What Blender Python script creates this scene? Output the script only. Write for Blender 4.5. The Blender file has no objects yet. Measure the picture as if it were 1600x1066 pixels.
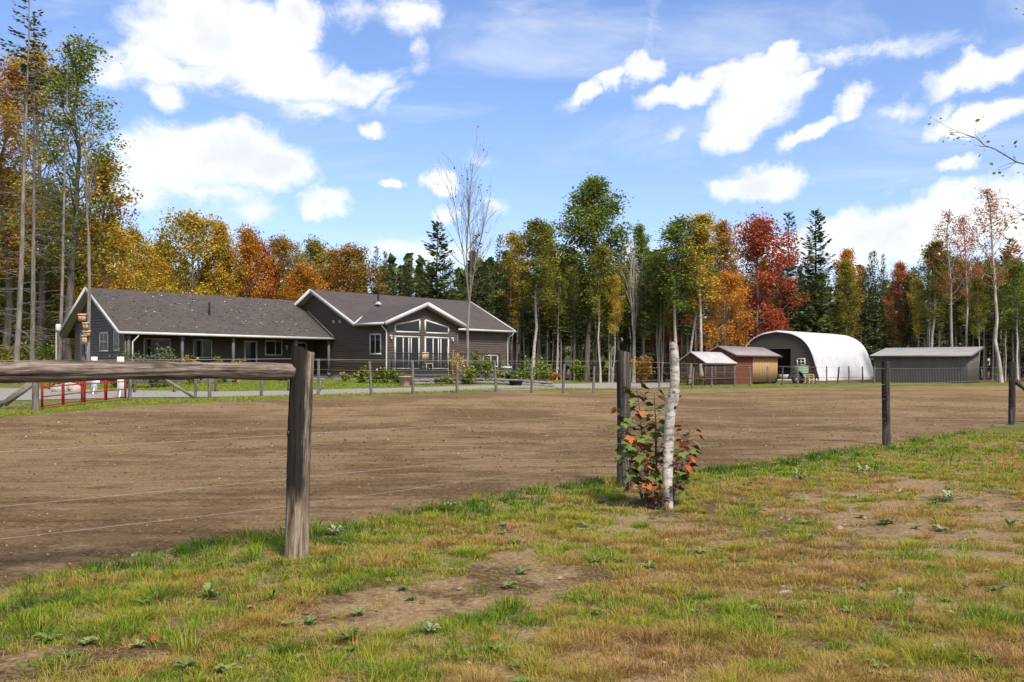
import bpy, math, random
import numpy as np
from mathutils import Vector, Matrix

R = math.radians
SC = bpy.context.scene
COL = SC.collection

# ------------------------------------------------------------------ camera
EYE = 1.4
FPX, CX, CY = 1450.0, 800.0, 579.0          # focal length, principal point (photo pixels)
cam = bpy.data.cameras.new("camera")
cam.sensor_width = 36.0
cam.lens = FPX / 1600 * 36
cam.shift_y = (CY - 533) / 1600
cam.clip_end = 6000
cam.clip_start = 0.1
camo = bpy.data.objects.new("camera", cam)
COL.objects.link(camo)
camo.location = (0, 0, EYE)
camo.rotation_euler = (R(90), 0, 0)
SC.camera = camo

# ------------------------------------------------------------------ light
SUN_EL, SUN_AZ = R(52), R(150)               # azimuth from +Y clockwise: behind the camera, to the right
sun = bpy.data.lights.new("sun", 'SUN')
sun.energy = 3.0
sun.angle = R(12)
sun.color = (1.0, 0.92, 0.80)
suno = bpy.data.objects.new("sun", sun)
COL.objects.link(suno)
sd = Vector((math.sin(SUN_AZ) * math.cos(SUN_EL), math.cos(SUN_AZ) * math.cos(SUN_EL), math.sin(SUN_EL)))
suno.rotation_euler = sd.to_track_quat('Z', 'Y').to_euler()
suno.location = (20, -30, 40)
SC.view_settings.view_transform = 'Standard'
SC.view_settings.look = 'None'
SC.view_settings.gamma = 1.0
SC.view_settings.use_curve_mapping = False
SC.view_settings.exposure = 1.06
SC.render.engine = 'CYCLES'
SC.cycles.use_denoising = True
SC.cycles.max_bounces = 6
SC.cycles.diffuse_bounces = 3
SC.cycles.transparent_max_bounces = 12
SC.cycles.caustics_reflective = False
SC.cycles.caustics_refractive = False


class NT:
    """small node-tree helper"""
    def __init__(self, tree):
        self.t = tree
        self.t.nodes.clear()

    def n(self, typ, **kw):
        nd = self.t.nodes.new(typ)
        for k, v in kw.items():
            if k.startswith('in_'):
                key = k[3:]
                key = int(key) if key.isdigit() else key.replace('_', ' ')
                s = nd.inputs[key]
                if hasattr(v, 'is_output'):
                    self.t.links.new(v, s)
                else:
                    s.default_value = v
            else:
                setattr(nd, k, v)
        return nd

    def math(self, op, a, b=None, clamp=False):
        nd = self.t.nodes.new('ShaderNodeMath')
        nd.operation = op
        nd.use_clamp = clamp
        for i, v in enumerate((a, b)):
            if v is None:
                continue
            if hasattr(v, 'is_output'):
                self.t.links.new(v, nd.inputs[i])
            else:
                nd.inputs[i].default_value = v
        return nd.outputs[0]

    def mix(self, fac, a, b, typ='MIX'):
        nd = self.t.nodes.new('ShaderNodeMix')
        nd.data_type = 'RGBA'
        nd.blend_type = typ
        for i, v in ((0, fac), (6, a), (7, b)):
            if hasattr(v, 'is_output'):
                self.t.links.new(v, nd.inputs[i])
            elif i == 0:
                nd.inputs[0].default_value = v
            else:
                nd.inputs[i].default_value = (*v[:3], 1)
        return nd.outputs[2]

    def ramp(self, fac, stops, interp='LINEAR'):
        nd = self.t.nodes.new('ShaderNodeValToRGB')
        cr = nd.color_ramp
        cr.interpolation = interp
        while len(cr.elements) < len(stops):
            cr.elements.new(0.5)
        for e, (p, c) in zip(cr.elements, stops):
            e.position = p
            e.color = (*c[:3], 1) if hasattr(c, '__len__') else (c, c, c, 1)
        self.t.links.new(fac, nd.inputs[0])
        return nd.outputs[0]

    def sstep(self, v, lo, hi, a=0.0, b=1.0):
        nd = self.t.nodes.new('ShaderNodeMapRange')
        nd.interpolation_type = 'SMOOTHSTEP'
        self.t.links.new(v, nd.inputs[0])
        for i, x in ((1, lo), (2, hi), (3, a), (4, b)):
            nd.inputs[i].default_value = x
        return nd.outputs[0]

    def noise(self, vec, scale, detail=4, rough=0.55, dist=0.0, dim='3D'):
        nd = self.n('ShaderNodeTexNoise', noise_dimensions=dim)
        if vec is not None:
            self.t.links.new(vec, nd.inputs['Vector'])
        nd.inputs['Scale'].default_value = scale
        nd.inputs['Detail'].default_value = detail
        nd.inputs['Roughness'].default_value = rough
        nd.inputs['Distortion'].default_value = dist
        return nd


# ------------------------------------------------------------------ sky
world = bpy.data.worlds.new("World")
SC.world = world
world.use_nodes = True
w = NT(world.node_tree)
SKY = w.n('ShaderNodeTexSky', sky_type='NISHITA', sun_disc=False, sun_elevation=SUN_EL,
          sun_rotation=SUN_AZ, altitude=100.0, air_density=1.0, dust_density=1.5, ozone_density=2.2)
tc = w.n('ShaderNodeTexCoord')
vdir = tc.outputs['Generated']
sep = w.n('ShaderNodeSeparateXYZ', in_0=vdir)
az = w.math('ARCTAN2', sep.outputs[0], sep.outputs[1])
el = w.math('ARCSINE', sep.outputs[2])
ae = w.n('ShaderNodeCombineXYZ', in_0=az, in_1=el)
nz = w.noise(ae.outputs[0], 7.0, 7, 0.58)
nz2 = w.noise(ae.outputs[0], 26.0, 6, 0.6)
off = w.n('ShaderNodeVectorMath', operation='SUBTRACT', in_0=nz.outputs['Color'], in_1=(0.5, 0.5, 0.5))
off1 = w.n('ShaderNodeVectorMath', operation='SCALE', in_0=off.outputs[0])
off1.inputs['Scale'].default_value = 0.06
offb = w.n('ShaderNodeVectorMath', operation='SUBTRACT', in_0=nz2.outputs['Color'], in_1=(0.5, 0.5, 0.5))
off2 = w.n('ShaderNodeVectorMath', operation='SCALE', in_0=offb.outputs[0])
off2.inputs['Scale'].default_value = 0.04
pa = w.n('ShaderNodeVectorMath', operation='ADD', in_0=ae.outputs[0], in_1=off1.outputs[0])
pb = w.n('ShaderNodeVectorMath', operation='ADD', in_0=pa.outputs[0], in_1=off2.outputs[0])


def azel(px, py):
    a = math.atan((px - CX) / FPX)
    return a, math.atan((CY - py) / FPX * math.cos(a))


# clouds by compass bearing and height: centre, half-axes (as degrees via photo scale), tilt, weight
CLOUDS = [
    (330, 45, 150, 88, -10, 1.0), (250, 95, 75, 50, -20, .95), (430, 105, 125, 62, -12, 1.0), (545, 128, 95, 34, 8, .9),
    (470, 30, 52, 62, 0, .9), (270, 150, 46, 34, -20, .8), (490, 170, 70, 32, 0, .5), (180, 100, 50, 45, 0, .6),
    (345, 245, 150, 58, 4, 1.0), (430, 262, 84, 52, 0, .95), (260, 270, 95, 62, 0, .9), (210, 300, 70, 40, 0, .7),
    (330, 305, 120, 28, 0, .6),
    (645, 22, 62, 46, 0, .72), (652, 82, 26, 50, -10, .45), (610, 150, 60, 20, 30, .42), (560, 15, 60, 25, 0, .45),
    (580, 207, 24, 19, 0, .7), (503, 321, 50, 22, 0, .75), (400, 328, 56, 30, 0, .6), (682, 284, 38, 24, 0, .85),
    (608, 302, 30, 14, 0, .75), (697, 340, 30, 22, 0, .55), (765, 328, 42, 22, 0, .36), (745, 250, 34, 24, 0, .3),
    (905, 148, 52, 20, 26, .85), (955, 120, 36, 20, 15, .8), (1008, 98, 48, 28, 18, .9), (1020, 40, 36, 60, 0, .36),
    (1075, 138, 92, 26, 12, .95), (1190, 130, 88, 58, 10, 1.0), (1212, 82, 44, 30, 35, .95), (1140, 205, 62, 36, 15, .95),
    (1175, 168, 90, 44, 10, 1.0), (1278, 207, 60, 19, 24, .9), (1332, 164, 40, 24, 30, .9), (1258, 118, 36, 16, 25, .7),
    (1395, 182, 56, 22, 5, .6), (1188, 284, 86, 34, 6, 1.0), (1150, 298, 50, 22, 10, .7),
    (1532, 118, 100, 30, 14, .9), (1590, 100, 60, 30, 10, .8), (1530, 188, 100, 24, 12, .8), (1478, 180, 40, 20, 0, .55),
    (1490, 262, 38, 18, 15, .8), (1500, 325, 150, 38, 12, .95), (1400, 365, 200, 48, 6, .85), (1250, 385, 200, 36, 2, .6),
    (1600, 350, 130, 60, 0, .9), (1380, 80, 180, 22, -6, .34), (1400, 300, 40, 20, 0, .3), (620, 400, 260, 28, 0, .42),
    (180, 395, 180, 40, 0, .5), (930, 400, 160, 24, 0, .4), (1045, 212, 40, 18, 30, .35),
]
field = None
for (px, py, rx, ry, rot, wt) in CLOUDS:
    a, e = azel(px, py)
    mp = w.n('ShaderNodeMapping', vector_type='TEXTURE')
    w.t.links.new(pb.outputs[0], mp.inputs['Vector'])
    mp.inputs['Location'].default_value = (a, e, 0)
    mp.inputs['Rotation'].default_value = (0, 0, R(rot))
    mp.inputs['Scale'].default_value = (rx / FPX * 1.06, ry / FPX * 1.06, 1)
    ln = w.n('ShaderNodeVectorMath', operation='LENGTH', in_0=mp.outputs[0])
    v = w.math('MULTIPLY_ADD', ln.outputs['Value'], -wt)
    v.node.inputs[2].default_value = wt
    field = v if field is None else w.math('MAXIMUM', field, v)
# the same kind of broken cloud all round, away from the frame
gen = w.noise(vdir, 2.6, 8, 0.56)
away = w.sstep(w.math('ABSOLUTE', az), 0.56, 0.72)
over = w.sstep(el, 0.42, 0.56)
where = w.math('MAXIMUM', away, over)
gmask = w.math('MULTIPLY', w.sstep(gen.outputs['Fac'], 0.47, 0.62), where)
stc = w.n('ShaderNodeMapping', in_Vector=pa.outputs[0])
stc.inputs['Rotation'].default_value = (0, 0, R(-22))
stc.inputs['Scale'].default_value = (0.7, 1.5, 1)
fine = w.noise(stc.outputs[0], 15.0, 9, 0.66, 0.6)
fm = w.math('ADD', field, w.math('MULTIPLY', w.math('SUBTRACT', fine.outputs['Fac'], 0.5), 1.15))
cm = w.sstep(fm, 0.0, 0.60)
cm = w.math('MULTIPLY', cm, w.sstep(field, -0.10, 0.26))
cmask = w.math('MAXIMUM', cm, gmask, clamp=True)
veil = w.n('ShaderNodeMapping', in_Vector=ae.outputs[0])
veil.inputs['Rotation'].default_value = (0, 0, R(-20))
veil.inputs['Scale'].default_value = (1.0, 3.2, 1)
vn = w.noise(veil.outputs[0], 3.2, 7, 0.6, 0.8)
cmask = w.math('MAXIMUM', w.math('MULTIPLY', cmask, 0.96), w.math('MULTIPLY', w.sstep(vn.outputs['Fac'], 0.46, 0.78), 0.42))
shade = w.noise(ae.outputs[0], 9.0, 5, 0.55)
den = w.sstep(field, 0.30, 0.80)
shd = w.math('MULTIPLY', w.sstep(shade.outputs['Fac'], 0.40, 0.62), w.math('ADD', w.math('MULTIPLY', den, 0.75), 0.25))
ccol = w.mix(shd, (5.6, 5.6, 5.6), (4.3, 4.45, 4.65))
hs = w.n('ShaderNodeHueSaturation', in_Color=SKY.outputs[0])
hs.inputs['Saturation'].default_value = 1.1
hs.inputs['Value'].default_value = 1.0
tint = w.mix(1.0, hs.outputs[0], (1.02, 0.97, 1.08), 'MULTIPLY')
skyc = w.mix(cmask, tint, ccol)
bg = w.n('ShaderNodeBackground', in_Color=skyc)
bg.inputs['Strength'].default_value = 0.10
wo = w.n('ShaderNodeOutputWorld', in_Surface=bg.outputs[0])
world.cycles.sampling_method = 'MANUAL'
world.cycles.sample_map_resolution = 1024


# ================================================================== helpers
class Geo:
    """collects faces; one mesh"""
    def __init__(self):
        self.V, self.F3, self.F4, self.A, self.n = [], [], [], [], 0

    def add(self, V, F, a=0.5):
        V = np.asarray(V, dtype=np.float64).reshape(-1, 3)
        F = np.asarray(F, dtype=np.int64)
        if F.size == 0:
            return
        (self.F3 if F.shape[1] == 3 else self.F4).append(F + self.n)
        self.V.append(V)
        self.A.append(np.full(len(V), a) if np.isscalar(a) else np.asarray(a))
        self.n += len(V)

    def face(self, pts, a=0.5):
        """one polygon with any corner count (fan)"""
        pts = np.asarray(pts, float)
        k = len(pts)
        if k == 4:
            self.add(pts, [[0, 1, 2, 3]], a)
        else:
            self.add(pts, [[0, i, i + 1] for i in range(1, k - 1)], a)

    def hexa(self, c, a=0.5):
        """8 corners: bottom 4 then top 4"""
        self.add(c, [[0, 3, 2, 1], [4, 5, 6, 7], [0, 1, 5, 4], [1, 2, 6, 5], [2, 3, 7, 6], [3, 0, 4, 7]], a)

    def box(self, x0, x1, y0, y1, z0, z1, a=0.5):
        self.hexa([(x0, y0, z0), (x1, y0, z0), (x1, y1, z0), (x0, y1, z0),
                   (x0, y0, z1), (x1, y0, z1), (x1, y1, z1), (x0, y1, z1)], a)

    def bar(self, p, q, wx, wz, up=(0, 0, 1)):
        """a straight rectangular bar from p to q"""
        p, q, up = Vector(p), Vector(q), Vector(up)
        d = (q - p).normalized()
        s = d.cross(up)
        if s.length < 1e-4:
            s = d.cross(Vector((0, 1, 0)))
        s.normalize()
        u = s.cross(d).normalized()
        s, u = s * wx / 2, u * wz / 2
        self.hexa([p - s - u, p + s - u, p + s + u, p - s + u, q - s - u, q + s - u, q + s + u, q - s + u])

    def slab(self, pts, t):
        """polygon extruded straight down by t"""
        pts = np.asarray(pts, float)
        lo = pts - np.array([0, 0, t])
        self.face(pts)
        self.face(lo[::-1])
        k = len(pts)
        for i in range(k):
            j = (i + 1) % k
            self.face([pts[i], lo[i], lo[j], pts[j]])

    def tube(self, pts, rad, sides=6, cap=True, a=0.5):
        pts = np.asarray(pts, float)
        n = len(pts)
        rad = np.full(n, rad) if np.isscalar(rad) else np.asarray(rad, float)
        T = np.gradient(pts, axis=0)
        T /= np.linalg.norm(T, axis=1)[:, None] + 1e-9
        ref = np.array([0.0, 0, 1]) if abs(T[:, 2]).mean() < 0.8 else np.array([1.0, 0, 0])
        S = np.cross(T, ref)
        S /= np.linalg.norm(S, axis=1)[:, None] + 1e-9
        U = np.cross(S, T)
        an = np.arange(sides) / sides * 2 * np.pi
        ring = np.cos(an)[None, :, None] * S[:, None, :] + np.sin(an)[None, :, None] * U[:, None, :]
        V = (pts[:, None, :] + ring * rad[:, None, None]).reshape(-1, 3)
        i = np.arange(n - 1)[:, None] * sides
        j = np.arange(sides)[None, :]
        k = (j + 1) % sides
        F = np.stack([i + j, i + k, i + sides + k, i + sides + j], -1).reshape(-1, 4)
        self.add(V, F, a)
        if cap:
            for s in (0, n - 1):
                self.face(V[s * sides:(s + 1) * sides], a)

    def lathe(self, prof, sides=16, c=(0, 0, 0)):
        an = np.arange(sides) / sides * 2 * np.pi
        prof = np.asarray(prof, float)
        V = np.stack([np.cos(an)[None] * prof[:, :1] + c[0], np.sin(an)[None] * prof[:, :1] + c[1],
                      np.repeat(prof[:, 1:], sides, 1) + c[2]], -1).reshape(-1, 3)
        i = np.arange(len(prof) - 1)[:, None] * sides
        j = np.arange(sides)[None, :]
        k = (j + 1) % sides
        self.add(V, np.stack([i + j, i + k, i + sides + k, i + sides + j], -1).reshape(-1, 4))

    def mesh(self, name, mat=None, smooth=False, attr=False):
        me = bpy.data.meshes.new(name)
        if not self.V:
            return me
        V = np.concatenate(self.V)
        f3 = np.concatenate(self.F3) if self.F3 else np.zeros((0, 3), int)
        f4 = np.concatenate(self.F4) if self.F4 else np.zeros((0, 4), int)
        me.vertices.add(len(V))
        me.vertices.foreach_set('co', V.astype(np.float32).ravel())
        loops = np.concatenate([f3.ravel(), f4.ravel()]).astype(np.int32)
        me.loops.add(len(loops))
        me.loops.foreach_set('vertex_index', loops)
        me.polygons.add(len(f3) + len(f4))
        st = np.concatenate([np.arange(len(f3)) * 3, len(f3) * 3 + np.arange(len(f4)) * 4]).astype(np.int32)
        me.polygons.foreach_set('loop_start', st)
        if smooth:
            me.polygons.foreach_set('use_smooth', np.ones(len(st), bool))
        if attr:
            at = me.attributes.new('rnd', 'FLOAT', 'POINT')
            at.data.foreach_set('value', np.concatenate(self.A).astype(np.float32))
        me.update(calc_edges=True)
        me.validate()
        if mat:
            me.materials.append(mat)
        return me

    def obj(self, name, mat, parent=None, smooth=False, attr=False, loc=None):
        return link(name, self.mesh(name, mat, smooth, attr), parent, loc)


def link(name, me, parent=None, loc=None, mat=None):
    o = bpy.data.objects.new(name, me)
    COL.objects.link(o)
    o.parent = parent
    if loc is not None:
        o.location = loc
    if mat is not None and me is not None:
        o.material_slots[0].link = 'OBJECT'
        o.material_slots[0].material = mat
    return o


def tag(o, label=None, cat=None, group=None, kind=None):
    if label:
        o['label'] = label
    if cat:
        o['category'] = cat
    if group:
        o['group'] = group
    if kind:
        o['kind'] = kind
    return o


def thing(name, loc, label, cat, group=None, rz=0.0):
    o = bpy.data.objects.new(name, None)
    COL.objects.link(o)
    o.empty_display_size = 0.2
    o.location = loc
    o.rotation_euler = (0, 0, rz)
    return tag(o, label, cat, group)


# ---- numpy value noise
_rs = np.random.RandomState(7)
_tab = _rs.rand(256, 256)


def vnoise(x, y):
    x = np.asarray(x, float)
    y = np.asarray(y, float)
    xi, yi = np.floor(x).astype(int), np.floor(y).astype(int)
    fx, fy = x - xi, y - yi
    fx, fy = fx * fx * (3 - 2 * fx), fy * fy * (3 - 2 * fy)
    t = lambda a, b: _tab[a & 255, b & 255]
    return (t(xi, yi) * (1 - fx) + t(xi + 1, yi) * fx) * (1 - fy) + (t(xi, yi + 1) * (1 - fx) + t(xi + 1, yi + 1) * fx) * fy


def fbm(x, y, o=4):
    s, a, tot = 0, 1, 0
    for i in range(o):
        s = s + a * vnoise(x * 2 ** i + 17.3 * i, y * 2 ** i + 5.1 * i)
        tot += a
        a *= 0.5
    return s / tot


def sst(x, a, b):
    t = np.clip((np.asarray(x, float) - a) / (b - a), 0, 1)
    return t * t * (3 - 2 * t)


# ---- terrain
def terrain(x, y):
    x = np.asarray(x, float)
    y = np.asarray(y, float)
    zr = np.interp(y, [0, 14, 40, 75, 110, 400], [0, 0, .20, .33, .45, .8])
    zl = np.interp(y, [0, 14, 36, 46, 55, 70, 110, 400], [0, 0, .38, .52, .85, .9, .95, 1.2])
    u = x / np.maximum(y, 1.0)
    wl = 1 - sst(u, -.05, .12)
    return zr + (zl - zr) * wl


def tz(x, y):
    return float(terrain(x, y))


_D = np.arange(3, 260, 0.02)


def hit(px, py):
    """where a line of sight of the photograph meets the ground"""
    rz = EYE - (py - CY) / FPX * _D
    x = (px - CX) / FPX * _D
    k = np.argmax(rz <= terrain(x, _D))
    d = _D[k] if k else 260.0
    return ((px - CX) / FPX * d, d)


def at(px, d, py=None):
    x = (px - CX) / FPX * d
    return Vector((x, d, tz(x, d) if py is None else EYE + (CY - py) / FPX * d))


# ================================================================== materials
def srgb(r, g, b):
    f = lambda c: (c / 255 / 12.92) if c / 255 <= 0.04045 else ((c / 255 + 0.055) / 1.055) ** 2.4
    return (f(r), f(g), f(b))


def mat_noise(name, c1, c2, scale=4.0, rough=0.8, bump=0.0, stretch=(1, 1, 1), detail=5, lo=0.35, hi=0.65,
              metal=0.0, bscale=None, spec=0.3, c3=None):
    m = bpy.data.materials.new(name)
    m.use_nodes = True
    t = NT(m.node_tree)
    tcn = t.n('ShaderNodeTexCoord')
    mp = t.n('ShaderNodeMapping', in_Vector=tcn.outputs['Object'])
    mp.inputs['Scale'].default_value = stretch
    nz = t.noise(mp.outputs[0], scale, detail, 0.6)
    stops = [(lo, c1), (hi, c2)] if c3 is None else [(lo, c1), ((lo + hi) / 2, c2), (hi, c3)]
    col = t.ramp(nz.outputs['Fac'], stops)
    bs = t.n('ShaderNodeBsdfPrincipled', in_Base_Color=col)
    bs.inputs['Roughness'].default_value = rough
    bs.inputs['Metallic'].default_value = metal
    bs.inputs['Specular IOR Level'].default_value = spec
    if bump:
        nb = t.noise(mp.outputs[0], bscale or scale * 2, 6, 0.65)
        bp = t.n('ShaderNodeBump', in_Height=nb.outputs['Fac'])
        bp.inputs['Strength'].default_value = 1.0
        bp.inputs['Distance'].default_value = bump
        t.t.links.new(bp.outputs[0], bs.inputs['Normal'])
    t.n('ShaderNodeOutputMaterial', in_Surface=bs.outputs[0])
    return m


def mat_leaf(name, stops, transl=0.3, rough=0.6, objvar=0.25):
    """leaf colours by a per-leaf number, a little different from plant to plant"""
    m = bpy.data.materials.new(name)
    m.use_nodes = True
    t = NT(m.node_tree)
    at_ = t.n('ShaderNodeAttribute', attribute_name='rnd')
    oi = t.n('ShaderNodeObjectInfo')
    v = t.math('ADD', at_.outputs['Fac'], t.math('MULTIPLY', t.math('SUBTRACT', oi.outputs['Random'], 0.5), objvar))
    col = t.ramp(v, stops)
    b1 = t.n('ShaderNodeBsdfPrincipled', in_Base_Color=col)
    b1.inputs['Roughness'].default_value = rough
    b1.inputs['Specular IOR Level'].default_value = 0.12
    b2 = t.n('ShaderNodeBsdfTranslucent', in_Color=col)
    mx = t.n('ShaderNodeMixShader', in_0=transl, in_1=b1.outputs[0], in_2=b2.outputs[0])
    t.n('ShaderNodeOutputMaterial', in_Surface=mx.outputs[0])
    return m


def L3(a, b, c, d=None):
    return [(0.1, a), (0.45, b), (0.85, c)] if d is None else [(0.05, a), (0.35, b), (0.65, c), (0.95, d)]


M = {}
M['leaf_yellow'] = mat_leaf('leaf_yellow', L3((.15, .16, .025), (.31, .25, .035), (.50, .34, .04), (.58, .44, .07)), 0.4)
M['leaf_gold'] = mat_leaf('leaf_gold', L3((.21, .18, .025), (.42, .28, .035), (.56, .36, .04), (.62, .46, .08)), 0.4)
M['leaf_orange'] = mat_leaf('leaf_orange', L3((.18, .13, .02), (.38, .18, .025), (.52, .21, .03), (.56, .31, .05)), .38)
M['leaf_rust'] = mat_leaf('leaf_rust', L3((.13, .12, .025), (.26, .17, .035), (.38, .19, .04), (.46, .28, .07)), 0.4)
M['leaf_red'] = mat_leaf('leaf_red', L3((.12, .05, .02), (.28, .06, .03), (.42, .085, .04), (.48, .18, .05)), .38)
M['leaf_green'] = mat_leaf('leaf_green', L3((.07, .115, .02), (.135, .185, .032), (.20, .24, .04), (.33, .31, .055)), 0.4)
M['leaf_olive'] = mat_leaf('leaf_olive', L3((.09, .115, .02), (.175, .185, .032), (.27, .245, .042), (.42, .33, .06)), 0.4)
M['leaf_lime'] = mat_leaf('leaf_lime', L3((.05, .09, .02), (.11, .16, .025), (.20, .24, .03), (.36, .33, .05)))
M['leaf_shrub'] = mat_leaf('leaf_shrub', L3((.05, .075, .03), (.09, .12, .045), (.14, .17, .07), (.20, .21, .09)))
M['leaf_dry'] = mat_leaf('leaf_dry', L3((.06, .035, .02), (.12, .06, .03), (.18, .09, .04), (.22, .13, .06)))
M['needle_spruce'] = mat_leaf('needle_spruce', L3((.045, .064, .018), (.08, .103, .03), (.125, .145, .045)), 0.2)
M['needle_pine'] = mat_leaf('needle_pine', L3((.06, .083, .024), (.10, .132, .038), (.155, .18, .054)), 0.2)
M['needle_yellow'] = mat_leaf('needle_yellow', L3((.05, .055, .02), (.085, .085, .03), (.14, .12, .04)), 0.15)
M['leaf_russet'] = mat_leaf('leaf_russet', L3((.18, .075, .03), (.32, .11, .04), (.43, .15, .05), (.48, .25, .08)), .38)
M['bark_grey'] = mat_noise('bark_grey', (.10, .085, .07), (.24, .21, .18), 3, .9, .01, (3, 3, .5))
M['bark_dark'] = mat_noise('bark_dark', (.055, .045, .038), (.13, .11, .095), 3, .9, .01, (3, 3, .5))
M['bark_pale'] = mat_noise('bark_pale', (.20, .175, .15), (.42, .38, .33), 2.5, .85, .006, (2, 2, .7))
M['dirt'] = None


def mat_ground():
    m = bpy.data.materials.new('ground_grass_soil')
    m.use_nodes = True
    t = NT(m.node_tree)
    tcn = t.n('ShaderNodeTexCoord')
    P = tcn.outputs['Object']
    big = t.noise(P, 0.35, 4, 0.6)
    mid = t.noise(P, 2.2, 5, 0.65)
    fin = t.noise(P, 26, 9, 0.8)
    soil = t.ramp(fin.outputs['Fac'], [(0.34, (.085, .055, .027)), (0.5, (.195, .134, .068)), (0.68, (.34, .25, .14))])
    shaded_thatch = t.ramp(fin.outputs['Fac'], [(0.40, (.028, .018, .008)), (0.5, (.085, .056, .024)), (0.62, (.19, .13, .06))])  # brown thatch, colour darkened to give the shade in gaps between tufts
    grs = t.ramp(fin.outputs['Fac'], [(0.3, (.045, .07, .012)), (0.55, (.12, .155, .028)), (0.75, (.22, .23, .05))])
    v = t.math('ADD', t.math('MULTIPLY', big.outputs['Fac'], 0.55), t.math('MULTIPLY', mid.outputs['Fac'], 0.45))
    near = t.mix(t.sstep(v, 0.44, 0.54), shaded_thatch, soil)
    sp = t.n('ShaderNodeSeparateXYZ', in_0=P)
    far = t.sstep(sp.outputs[1], 15, 26)                      # lawn beyond the paddock is greener and closed
    lawn = t.mix(t.sstep(mid.outputs['Fac'], 0.42, 0.66), grs, shaded_thatch)
    col = t.mix(far, near, lawn)
    litter = t.ramp(fin.outputs['Fac'], [(0.3, (.04, .026, .016)), (0.55, (.11, .07, .035)), (0.75, (.2, .12, .05))])
    woods = t.sstep(t.math('ADD', sp.outputs[1], t.math('MULTIPLY', big.outputs['Fac'], 6.0)), 80, 88)
    col = t.mix(woods, col, litter)
    bs = t.n('ShaderNodeBsdfPrincipled', in_Base_Color=col)
    bs.inputs['Roughness'].default_value = 0.95
    bs.inputs['Specular IOR Level'].default_value = 0.1
    h = t.math('ADD', t.math('MULTIPLY', fin.outputs['Fac'], 0.3), mid.outputs['Fac'])
    bp = t.n('ShaderNodeBump', in_Height=h)
    bp.inputs['Distance'].default_value = 0.03
    t.t.links.new(bp.outputs[0], bs.inputs['Normal'])
    t.n('ShaderNodeOutputMaterial', in_Surface=bs.outputs[0])
    return m


def mat_paddock():
    m = bpy.data.materials.new('raked_dirt')
    m.use_nodes = True
    t = NT(m.node_tree)
    P = t.n('ShaderNodeTexCoord').outputs['Object']
    big = t.noise(P, 0.22, 4, 0.6, 0.4)
    mid = t.noise(P, 1.6, 6, 0.65)
    fin = t.noise(P, 22, 9, 0.82)
    mp = t.n('ShaderNodeMapping', in_Vector=P)
    mp.inputs['Rotation'].default_value = (0, 0, R(-35))
    mp.inputs['Scale'].default_value = (0.25, 2.2, 1)
    rake = t.noise(mp.outputs[0], 1.3, 5, 0.6)
    a = t.ramp(fin.outputs['Fac'], [(0.34, (.05, .029, .014)), (0.46, (.112, .07, .032)), (0.56, (.20, .13, .063)), (0.70, (.36, .245, .13))])
    b = t.ramp(fin.outputs['Fac'], [(0.34, (.11, .068, .034)), (0.48, (.26, .172, .088)), (0.66, (.42, .30, .168))])
    v = t.math('ADD', t.math('MULTIPLY', big.outputs['Fac'], 0.5), t.math('MULTIPLY', t.math('ADD', mid.outputs['Fac'], rake.outputs['Fac']), 0.25))
    col = t.mix(t.sstep(v, 0.45, 0.56), a, b)
    tracks = t.n('ShaderNodeTexWave', in_Vector=mp.outputs[0], wave_type='BANDS', bands_direction='Y')
    tracks.inputs['Scale'].default_value = 0.55
    tracks.inputs['Distortion'].default_value = 7.0
    tracks.inputs['Detail'].default_value = 4.0
    tracks.inputs['Detail Scale'].default_value = 1.6
    col = t.mix(t.math('MULTIPLY', t.sstep(tracks.outputs['Fac'], 0.55, 0.95), 0.5), col, t.mix(0.5, col, (.07, .042, .02)))
    dry = t.sstep(t.noise(mp.outputs[0], 0.9, 4, 0.5).outputs['Fac'], 0.52, 0.68)
    col = t.mix(t.math('MULTIPLY', dry, 0.4), col, (.30, .195, .105))
    # thin new grass coming through farther out on the right
    sp = t.n('ShaderNodeSeparateXYZ', in_0=P)
    gx = t.sstep(t.math('ADD', sp.outputs[1], t.math('MULTIPLY', sp.outputs[0], 0.5)), 26, 62)
    gn = t.sstep(t.noise(mp.outputs[0], 2.2, 6, 0.65).outputs['Fac'], 0.47, 0.66)
    col = t.mix(t.math('MULTIPLY', t.math('MULTIPLY', gx, gn), 0.75), col, (.19, .165, .055))
    bs = t.n('ShaderNodeBsdfPrincipled', in_Base_Color=col)
    bs.inputs['Roughness'].default_value = 0.97
    bs.inputs['Specular IOR Level'].default_value = 0.1
    hoof = t.noise(P, 7.5, 5, 0.7)
    h = t.math('ADD', t.math('ADD', t.math('MULTIPLY', fin.outputs['Fac'], 0.6), mid.outputs['Fac']), t.math('MULTIPLY', hoof.outputs['Fac'], 1.1))
    bp = t.n('ShaderNodeBump', in_Height=h)
    bp.inputs['Distance'].default_value = 0.09
    t.t.links.new(bp.outputs[0], bs.inputs['Normal'])
    t.n('ShaderNodeOutputMaterial', in_Surface=bs.outputs[0])
    return m


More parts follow.
